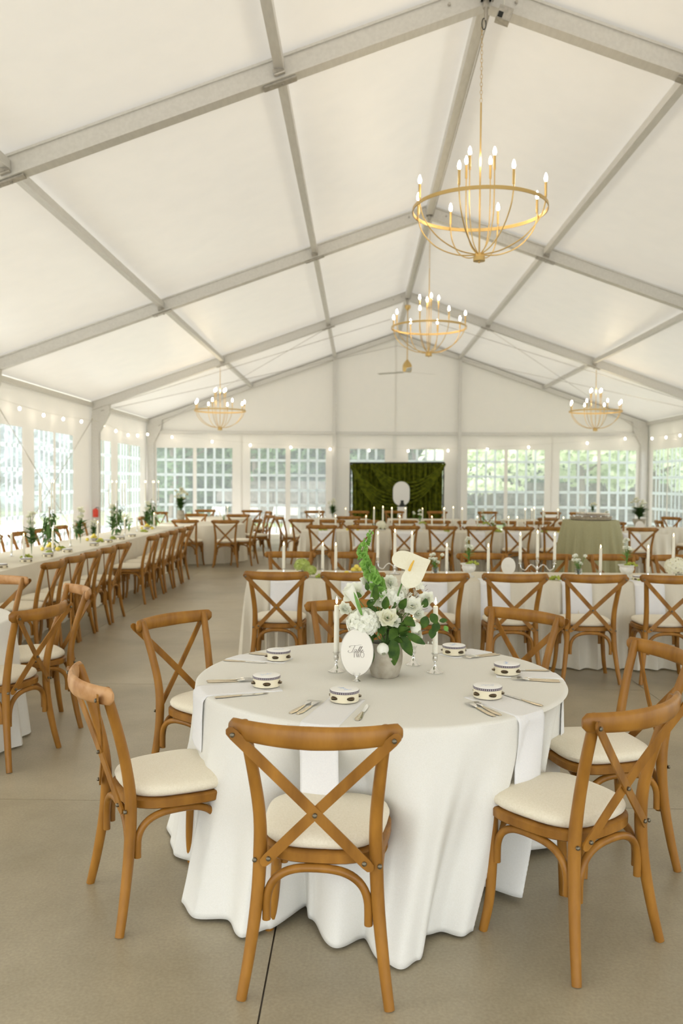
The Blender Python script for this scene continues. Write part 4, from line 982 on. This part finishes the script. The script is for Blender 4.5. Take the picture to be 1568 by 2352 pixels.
for px, pr in ((1003, P_anem), (1330, P_anem)):
    x = X1(px, 7.7); fam(place(JR, (x, 7.7, .761)), 'jr1', '# small clear glass vase of white anemones on nearest long table', 'vase', 0, 'glass vases on the nearest long table'); fam(place(pr, (x, 7.7, .768)), 'an1', '# bunch of white anemones in glass on nearest long table', 'flowers', 0, 'anemones on the nearest long table')
tag(place(H_lime, (X1(697, 7.7), 7.66, .80), 0, 1.1), 'round lime green hydrangea head, left of a smaller one, on nearest long table', 'flowers')
tag(place(H_lime, (X1(716, 7.6), 7.58, .775), 1, .85), 'smaller lime green hydrangea head drooping beside the larger one', 'flowers')
tag(place(H_white, (X1(1552, 7.6), 7.6, .80), 0, 1.25), 'large cream hydrangea head at right end of nearest long table', 'flowers')
tag(place(BW, (X1(700, 7.7), 7.68, .761), 0, .8), 'small bowl under the lime hydrangea on nearest long table', 'bowl')
lemons(X1(822, 7.8), 7.75, .76, 'r1', w1)
for px in (656, 1138, 1307, 1470): fam(place(TB, (X1(px, 7.55), 7.56 + .0, .761), px * .01), 'tb1', '# cream tambourine from left on the nearest long table', 'tambourine', 0, 'tambourines on the nearest long table')
def oval_sign(x, y, z, label, k=1):
    t = thing('table_sign', (x, y, z)); t.scale = (k,) * 3; tag(t, label, 'sign'); g = G()
    ov2 = [(.066 * math.cos(2 * PI * j / 32), 0, .098 + .08 * math.sin(2 * PI * j / 32)) for j in range(32)]
    g.add([(a[0], -.001, a[2]) for a in ov2] + [(a[0], .001, a[2]) for a in ov2], [tuple(range(32)), tuple(range(63, 31, -1))] + [(j, j + 32, (j + 1) % 32 + 32, (j + 1) % 32) for j in range(32)]); c_ = g.build('card', 'card', t)
    g = G(); g.lathe([(.02, 0), (.02, .003), (.004, .01), (.004, .02)], 12); g.build('stand', 'silver', t)
    strokes(c_, 'faint_lettering', [(1.1, [(-12, 4), (-6, 7), (-2, 2), (3, 6), (8, 3), (13, 5)]), (1.1, [(-8, -4), (-3, -1), (2, -5), (8, -2)])], 'thread', sc=.0018, oz=.098)
oval_sign(X1(1168, 7.85), 7.8, .761, 'oval white table card between the candles on nearest long table')
# hanging napkins on the near edge of the long tables
def hang_nap(x, y, z, w, drop, key, lab):
    g = G()
    def f(u, v): 
        if v < .25: return ((u - .5) * w, .16 * (1 - v / .25), .0045)
        vv = (v - .25) / .75; return ((u - .5) * w, -.022 - .05 * vv ** .7 - .006 * math.sin(5 * u + 2 * vv), .004 - drop * vv)
    g.grid(f, 6, 14); o = g.build('napkin', 'napkin', loc=(x, y, z)); md = o.modifiers.new('t', 'SOLIDIFY'); md.thickness = .003; fam(o, key, lab, 'napkin', 0, 'hanging napkins, ' + key)
for x in (-.62, .0, .67, 1.22, 1.93, 2.56, 3.2): hang_nap(x - .02, 7.42, .76, .26, .40, 'n1', '# white napkin from left hanging off the nearest long table')
for x in (-.55, .08, .80, 1.40, 2.05, 2.68, 3.32, 3.98, 4.74): hang_nap(x, 14.75, .76, .30, .40, 'n2', '# white napkin from left hanging off the second long table')

w2 = 'second long table'
def X2(px, y=15.1): return (px - 826) * y / FPX
tm2 = '# lit ivory taper from left on the second long table'
for px in (734, 773, 843, 920, 994, 1098, 1169, 1189, 1294, 1318): taper_on(X2(px), 15.1, .76, .80, 'r2', tm2)
for px in (882, 1044, 1230): candelabra(X2(px), 15.2, .76, 'r2', w2, .95)
for px in (966, 1110, 1390): 
    x = X2(px); fam(place(UR, (x, 15.0, .761), 0, 1.15), 'ur2', '# white urn from left on the second long table', 'urn', 0, 'urns on the second long table'); fam(place(P_stock, (x, 15.0, .88)), 'st2', '# tall white flower stem from left on the second long table', 'flowers', 0, 'urn flowers on the second long table')
    fam(place(GR, (x + .04, 14.95, .89), .4, 1.2), 'gr2', '# green grape bunch from left on the second long table', 'grapes', 0, 'grapes on the second long table')
for px in (745, 1026, 1140, 1245): fam(place(GR, (X2(px), 14.9, .761), px, 1.3), 'gr2', '# green grape bunch from left on the second long table', 'grapes', 0, 'grapes on the second long table')
fam(place(H_white, (X2(877), 14.95, .78), 0, 1.2), 'h2', '# cream hydrangea head on the second long table', 'flowers', 0); 
for px in (812, 1290): lemons(X2(px), 15.0, .76, 'r2', w2)
for px in (1085, 1135, 1160): fam(place(P_anem, (X2(px), 15.1, .77)), 'an2', '# low white posy from left on the second long table', 'flowers', 0, 'posies on the second long table')
oval_sign(X2(1083), 15.05, .761, 'oval white table card on the second long table', 1.3)
oval_sign(X2(1463), 15.0, .761, 'oval white table card at right end of second long table', 1.2)
# big green arrangement right end
bowl2 = make_bowl(.13, .17, 'stone'); tag(place(bowl2, (X2(1466, 16.9), 16.9, .761)), 'large stone pot of dark greenery on the right table', 'pot')
# left long table
wl = 'left long table'
tml = '# lit ivory taper from left on the left long table'
def XL_(px, y): return (px - 824) * y / FPX
for y, x in ((7.9, -3.62), (8.5, -3.7), (9.0, -3.6), (9.4, -3.9), (10.0, -3.65), (10.9, -3.75), (11.9, -3.7), (13.1, -3.65), (14.2, -3.75), (15.2, -3.7)): taper_on(x, y, .76, .85, 'll', tml)
def make_tall():
    t = thing('tall_candle_stand'); g = G(); g.lathe([(.06, 0), (.06, .008), (.012, .03), (.010, .5), (.02, .52), (.008, .54)], 14); g.build('stem', 'silver', t)
    g = G(); 
    for k in range(5):
        a = 2 * PI * k / 5; x, y = .13 * math.cos(a), .13 * math.sin(a); g.tube(bez([(0, 0, .38), (x * .5, y * .5, .36), (x, y, .42), (x, y, .47)], 4), .004, 5); g.lathe([(.004, 0), (.016, .006), (.013, .035), (.009, .035)], 10, (x, y, .46))
    g.build('arm', 'silver', t)
    g = G(); rr = random.Random(5)
    for i in range(80):
        z = rr.uniform(.10, .46); a = rr.uniform(0, 6.28); g.leaf((.04 * math.cos(a), .04 * math.sin(a), z), (math.cos(a), math.sin(a), rr.uniform(-1.4, .4)), (0, 0, 1), rr.uniform(.06, .12), .024, .4, 3)
    o = g.build('trailing_greenery', 'midleaf', t); o['kind'] = 'stuff'; return proto(t)
TS = make_tall()
TPl = make_taper(.34, .0085, False)
for y in (10.3, 13.2, 15.4):
    x = -3.80; fam(place(TS, (x, y, .761), y), 'ts', '# tall glass candle stand wrapped in greenery on left long table', 'candle stand', 1, 'tall stands on the left long table')
    for k in range(5):
        a = 2 * PI * k / 5 + y; fam(place(TPl, (x + .13 * math.cos(a), y + .13 * math.sin(a), .761 + .487)), 'tst', '# slim tall taper from the left, high on a glass stand', 'candle', 0, 'tapers on the tall glass stands')
for y in (8.0, 9.9, 11.6, 14.6): lemons(-3.75, y + .3, .76, 'll', wl)
for i, (x, y) in enumerate(((-3.7, 7.6), (-4.0, 8.1), (-3.85, 8.8), (-3.75, 9.6), (-4.0, 9.2), (-3.95, 10.7), (-3.75, 11.3), (-4.0, 11.9), (-3.85, 12.2), (-3.75, 12.8), (-3.8, 13.9), (-4.0, 14.4), (-3.75, 14.9), (-3.8, 15.8))): fam(place((P_tall, P_anem, P_bush)[i % 3], (x, y, .762), i, 1.15), 'pl', '# white and green flower bunch on the left long table', 'flowers', 1, 'flower bunches on the left long table')
for i, (x, y) in enumerate(((-3.6, 7.75), (-3.65, 9.2), (-3.6, 9.75), (-3.7, 10.4), (-3.6, 11.7), (-3.6, 12.3), (-3.6, 14.1))): fam(place(GR, (x, y, .761), i, 1.1), 'grl', '# green grape bunch on the left long table', 'grapes', 1, 'grapes on the left long table')
for i in range(9): fam(place(TB, (-3.47, 7.5 + .62 * i + (.4 if i > 4 else 0), .761), i), 'tbl', '# cream tambourine along the aisle edge of the left long table', 'tambourine', 1, 'tambourines on the left long table')

# back tables: vases of greenery
def make_vase(r, h, m_='stone'):
    t = thing('vase'); g = G(); g.lathe([(r * .7, 0), (r * .75, .004), (r, h * .5), (r * .75, h), (r * .65, h), (r * .6, h * .8)], 18); g.build('vase_body', m_, t); return proto(t)
VS = make_vase(.085, .26)
P_big = make_posy(.52, 'cream', 21, spread=.15, rad=.03, nl=110, nb=16, leafm='midleaf')
tag(place(VS, (-3.66, 17.3, .761)), 'grey stone vase with tall greenery on the back left table', 'vase')
tag(place(P_big, (-3.66, 17.3, .93)), 'leafy green and cream bouquet in the back left vase', 'flowers')
tag(place(P_big, (-.6, 19.4, .80), 2, .8), 'yellow and white bouquet on the table left of the green drape', 'flowers')
tag(place(P_big, (X2(1466, 16.9), 16.9, .86), 4, (1.4, 1.4, .9)), 'dark bushy greenery in the large stone pot at right', 'flowers')
tag(rect_cloth(5.0, 6.4, 16.5, 17.3, .76, 'ivory', seed=8), 'ivory cloth over the table below the right greenery pot', 'tablecloth')
for i, (x, y) in enumerate(((-.9, 19.2), (-.3, 19.3), (1.1, 19.9), (1.5, 19.9), (2.0, 19.9), (4.0, 19.6), (4.6, 19.6), (-2.8, 17.0), (-3.1, 19.9))): taper_on(x, y, .76, .8, 'bk', '# lit ivory taper from left among the far back tables')
for i, (x, y) in enumerate(((-2.75, 17.2), (-3.3, 20.0), (4.3, 19.7), (1.3, 19.95), (7.0, 16.7))): fam(place(P_small, (x, y, .762), i, 1.2), 'bkp', '# small white posy from left among the far back tables', 'flowers', 0, 'posies on the far tables')

# cake table dressing
ct = (3.36, 12.3, 1.101)
t = thing('serving_tray', ct); g = G(); g.lathe([(.26, 0), (.285, .01), (.30, .052), (.292, .052), (.272, .014), (.002, .008)], 32); g.build('tray_body', 'tray', t); tag(t, 'round silvery tray on the sage green cake table', 'tray')
g = G()
for k in range(14): a = 2 * PI * k / 14; g.ball((.296 * math.cos(a), .296 * math.sin(a), .055), .011, 6, 4)
g.build('rim_beads', 'silver', t)
t = thing('cake_stand', (ct[0] + .03, ct[1], ct[2] + .012)); g = G(); g.lathe([(.12, 0), (.05, .02), (.05, .05), (.235, .062), (.24, .085), (.002, .083)], 28); g.build('stand_body', 'tray', t); tag(t, 'low pale cake stand in the middle of the round tray', 'cake stand')
tag(place(P_bush, (ct[0] + .02, ct[1] - .02, ct[2] + .096), 0, .62), 'small green and white posy on the cake stand', 'flowers')
t = thing('votive_jar', (ct[0] - .10, ct[1] - .1, ct[2] + .097)); g = G(); g.lathe([(.02, 0), (.022, .02), (.012, .05), (.012, .06), (.002, .062)], 12); g.build('jar_body', 'white_pot', t); tag(t, 'little white jar left of the posy on the cake stand', 'jar')

# ------------------------------------------------------------------ green drape and photo corner
t = thing('backdrop', (1.09, 24.3, 0)); tag(t, 'moss green velvet backdrop draped over a frame at the back wall', 'backdrop')
g = G()
def dr(u, v):
    x = -1.3 + 2.6 * u; z = .03 + 2.14 * v + .03 * (u - .5); return (x + .03 * math.sin(v * 3) * (1 - u), .04 * math.sin(u * 2 * PI * 17 + math.sin(u * 30)) + .012 * math.sin(u * 2 * PI * 41), z)
g.grid(dr, 260, 12); g.build('curtain', 'velvet', t)
def swag(x0, x1, z0, z1, sag, nb, dep, w):
    for k in range(nb):
        g = G(); f_ = k / max(1, nb - 1); path = []
        for i in range(25):
            u = i / 24; x = x0 + (x1 - x0) * u; zz = z0 + (z1 - z0) * u - (sag + w * f_) * math.sin(PI * u) ** .9; path.append((x, -dep - .02 * math.sin(f_ * 3), zz - .02 * f_))
        g.tube(path, [.028 + .014 * math.sin(PI * i / 24) for i in range(25)], 7, up=(0, 1, 0)); g.build('swag_fold', 'velvet', t)
swag(-1.33, .55, 2.12, 1.45, .45, 6, .09, .5); swag(-.75, 1.36, 2.15, 2.18, .55, 6, .14, .55)
g = G(); g.tube([(-1.36, .05, 2.17), (1.36, .05, 2.2)], .025, 8); g.tube([(-1.34, .05, 0), (-1.34, .05, 2.17)], .02, 8); g.tube([(1.34, .05, 0), (1.34, .05, 2.2)], .02, 8); g.build('frame', 'black', t)
t = thing('capsule_board', (1.2, 23.9, 0)); tag(t, 'white capsule-shaped board standing before the green backdrop', 'board'); g = G()
out = [(.235 * math.cos(a), .11 + .235 * math.sin(a)) for a in [PI * k / 16 for k in range(17)]] + [(.235 * math.cos(a), -.11 + .235 * math.sin(a)) for a in [PI + PI * k / 16 for k in range(17)]]
n = len(out); g.add([(x, 0, 1.31 + z) for x, z in out] + [(x, .03, 1.31 + z) for x, z in out], [tuple(range(n)), tuple(range(2 * n - 1, n - 1, -1))] + [(i, i + n, (i + 1) % n + n, (i + 1) % n) for i in range(n)]); g.build('panel', 'white', t)
g = G(); g.box(-.02, .02, .03, .05, 0, 1.2); g.box(-.2, .2, 0, .2, 0, .02); g.build('support', 'black', t, smooth=False)
t = thing('plinth', (1.2, 23.4, 0)); tag(t, 'narrow white plinth in front of the capsule board', 'plinth'); g = G(); g.box(-.12, .12, -.12, .12, 0, .94); g.build('column', 'white', t, smooth=False); g = G(); g.box(-.13, .13, -.13, .13, .94, .952); g.build('top', 'white', t, smooth=False)
t = thing('camera', (1.2, 23.4, .953)); t.name = 'black_stand_device'; tag(t, 'small black tapered device on top of the white plinth', 'device'); g = G(); g.lathe([(.085, 0), (.085, .02), (.05, .10), (.04, .11), (.045, .17), (.03, .18)], 10); g.build('housing', 'black', t)
# red extinguisher by the left post
t = thing('fire_extinguisher', (-6.34, 20.22, .74)); t.scale = (1.0, 1.0, .62); tag(t, 'small red fire extinguisher against the left tent post', 'fire extinguisher'); g = G(); g.lathe([(.06, 0), (.065, .02), (.065, .27), (.04, .32), (.02, .34)], 14); g.build('cylinder', 'red', t); g = G(); g.tube([(0, 0, .33), (.03, 0, .38), (.08, 0, .36)], .012, 6); g.build('valve', 'black', t)
# ------------------------------------------------------------------ chandeliers, fan, string lights
def make_chandelier():
    t = thing('chandelier')   # origin: ring centre
    r = .62
    g = G(); n = 64; ring = [(r * math.cos(2 * PI * k / n), r * math.sin(2 * PI * k / n), 0) for k in range(n)]
    g.sweep(ring, [(-.004, -.016), (.004, -.016), (.004, .016), (-.004, .016)], up=(0, 0, 1), closed=True); g.build('ring', 'gold', t, smooth=False)
    g = G(); g.lathe([(.02, -.47), (.055, -.468), (.055, -.43), (.05, -.425), (.048, -.40), (.012, -.395)], 24); g.lathe([(.008, -.485), (.008, -.47)], 10); g.build('hub', 'gold', t)
    g = G(); g.tube([(0, 0, -.4), (0, 0, .98)], .008, 8); g.build('stem', 'gold', t)
    def lamp(x, y, zb, part_z):
        l_ = G(); l_.tube([(x, y, zb), (x, y, zb + .13)], .0115, 8); b = l_.build('candle_sleeve', 'gold', t)
        l_ = G(); l_.lathe([(.004, 0), (.013, .012), (.016, .03), (.012, .055), (.004, .075), (.001, .08)], 8, (x, y, zb + .13)); l_.build('bulb', 'bulb', b)
    for k in range(8):
        a = 2 * PI * k / 8 + .35; c, s = math.cos(a), math.sin(a)
        prof = [(.03, -.41), (.22, -.385), (.42, -.29), (.56, -.14), (r - .012, 0), (r - .012, .05)]
        g = G(); g.tube(bez([(c * q, s * q, z) for q, z in prof], 5), .0062, 7); g.build('arm', 'gold', t); lamp(c * (r - .012), s * (r - .012), .04, 0)
    for k in range(4):
        a = 2 * PI * k / 4 + .8; c, s = math.cos(a), math.sin(a)
        prof = [(.02, -.4), (.10, -.30), (.15, -.1), (.16, .15), (.16, .34)]
        g = G(); g.tube(bez([(c * q, s * q, z) for q, z in prof], 4), .0055, 6); g.build('arm', 'gold', t); lamp(c * .16, s * .16, .33, 0)
    return proto(t)
CD = make_chandelier()
def chandelier(x, y, z, ztop, label, rz=0):
    c = place(CD, (x, y, z), rz); tag(c, label, 'chandelier', 'ring chandeliers')
    # chain: real links near the camera, hung from the peak
    k = 0; zz = .98
    g1 = G(); g2 = G()
    while z + zz < ztop:
        for j, gg in ((0, g1), (1, g2)):
            if k % 2 == j:
                pts = [(.010 * math.cos(a_), 0, zz + .022 + .022 * math.sin(a_)) if j == 0 else (0, .010 * math.cos(a_), zz + .022 + .022 * math.sin(a_)) for a_ in [2 * PI * i / 10 for i in range(10)]]
                gg.tube(pts, .0022, 5, closed=True)
        k += 1; zz += .036
    g1.v += g2.v[:0]
    b = len(g1.v); g1.v += g2.v; g1.f += [[b + i for i in f] for f in g2.f]
    o = g1.build('chain', 'gold', c); o['kind'] = 'stuff'
chandelier(1.10, 7.95, 4.15, 5.82, 'largest gold ring chandelier hanging nearest the camera')
chandelier(1.14, 14.13, 4.19, 5.82, 'gold ring chandelier at the ridge behind the nearest one', .9)
chandelier(-3.37, 20.45, 3.33, 4.55, 'small distant gold ring chandelier on the left side', .3)
chandelier(5.66, 20.45, 3.36, 4.55, 'small distant gold ring chandelier on the right side', 1.4)
# power box and carabiner at the nearest peak
t = thing('power_box', (XC + .13, 7.95 - .12, 5.80)); tag(t, 'grey electrical box with black socket at the nearest roof peak', 'electrical box')
g = G(); g.T = Matrix.Rotation(.35, 4, 'Y'); g.box(-.055, .075, -.05, .05, 0, .12); g.build('housing', 'steel', t, smooth=False)
g = G(); g.T = Matrix.Rotation(.35, 4, 'Y'); g.box(-.045, .0, -.062, -.05, .01, .055); g.build('socket', 'black', t, smooth=False)
g = G(); g.tube(bez([(.02, -.03, .12), (.03, -.05, .25), (.0, -.04, .4)], 5), .008, 6); g.build('cable', 'cord', t)
t = thing('hanging_hook', (XC - .02, 7.83, 5.72)); tag(t, 'black carabiner and steel hook above the nearest chandelier', 'hook')
g = G(); g.tube([(.018 * math.cos(a_), 0, .06 + .05 * math.sin(a_)) for a_ in [2 * PI * i / 16 for i in range(16)]], .005, 6, closed=True); g.build('carabiner', 'black', t)
g = G(); g.tube([(.015, 0, .09), (.02, 0, .26)], .012, 8); g.build('hook_shaft', 'steel', t)
# ceiling fan
t = thing('ceiling_fan', (1.13, 20.3, 4.42)); tag(t, 'brass ceiling fan with pale blades hanging from the far ridge', 'fan')
g = G(); g.lathe([(.05, -.16), (.10, -.15), (.11, -.10), (.11, .0), (.08, .06), (.03, .12), (.02, .14)], 20); g.build('motor', 'gold', t)
g = G(); g.tube([(0, 0, .12), (0, 0, 1.35)], .012, 8); g.lathe([(.02, 1.30), (.07, 1.36), (.07, 1.42)], 14); g.build('downrod', 'gold', t)
for k in range(3):
    a = .5 + 2 * PI * k / 3; g = G(); g.T = Matrix.Rotation(a, 4, 'Z') @ Matrix.Rotation(.15, 4, 'X'); g.box(.10, .78, -.06, .06, -.165, -.155); g.build('blade', 'alu', t, smooth=False)
# string lights
def string(name, pts, wire, label):
    t = thing(name); tag(t, label, 'string lights', 'string lights along the walls')
    g = G(); g.tube(wire, .004, 5); g.build('wire', 'cord', t)
    for x, y, z in pts:
        g = G(); g.ball((x, y, z - .035), (.026, .026, .034), 8, 6); b = g.build('bulb', 'bulb2', t); g = G(); g.tube([(x, y, z - .01), (x, y, z + .03)], .010, 6); g.build('socket', 'cord', b)
lp = [(-6.3, y, z) for y, z in ((14.4, 3.02), (15.6, 2.98), (16.79, 2.95), (17.91, 2.96), (19.09, 2.99), (20.76, 3.02), (21.81, 2.94), (22.96, 2.90), (23.96, 2.94), (25.1, 3.04))]
string('string_lights', lp, [(x, y, z + .03) for x, y, z in lp], 'string of small glowing bulbs along the left wall')
bp = [(x, 25.6, z) for x, z in ((-5.68, 2.99), (-4.46, 2.86), (-3.3, 2.76), (-2.07, 2.70), (-.88, 2.65), (.30, 2.62), (1.48, 2.615), (2.68, 2.63), (3.86, 2.68), (5.1, 2.75), (6.85, 2.88), (7.98, 3.02))]
string('string_lights', bp, [(-6.3, 25.6, 3.1)] + [(x, y, z + .03) for x, y, z in bp] + [(8.5, 25.6, 3.1)], 'string of small glowing bulbs sagging across the back wall')
rp = [(8.5, y, z) for y, z in ((18, 3.0), (19.2, 2.97), (20.4, 2.96), (21.6, 2.96), (22.64, 2.96), (23.66, 2.96), (24.78, 2.99))]
string('string_lights', rp, [(x, y, z + .03) for x, y, z in rp], 'string of small glowing bulbs along the right wall')

finish_labels()
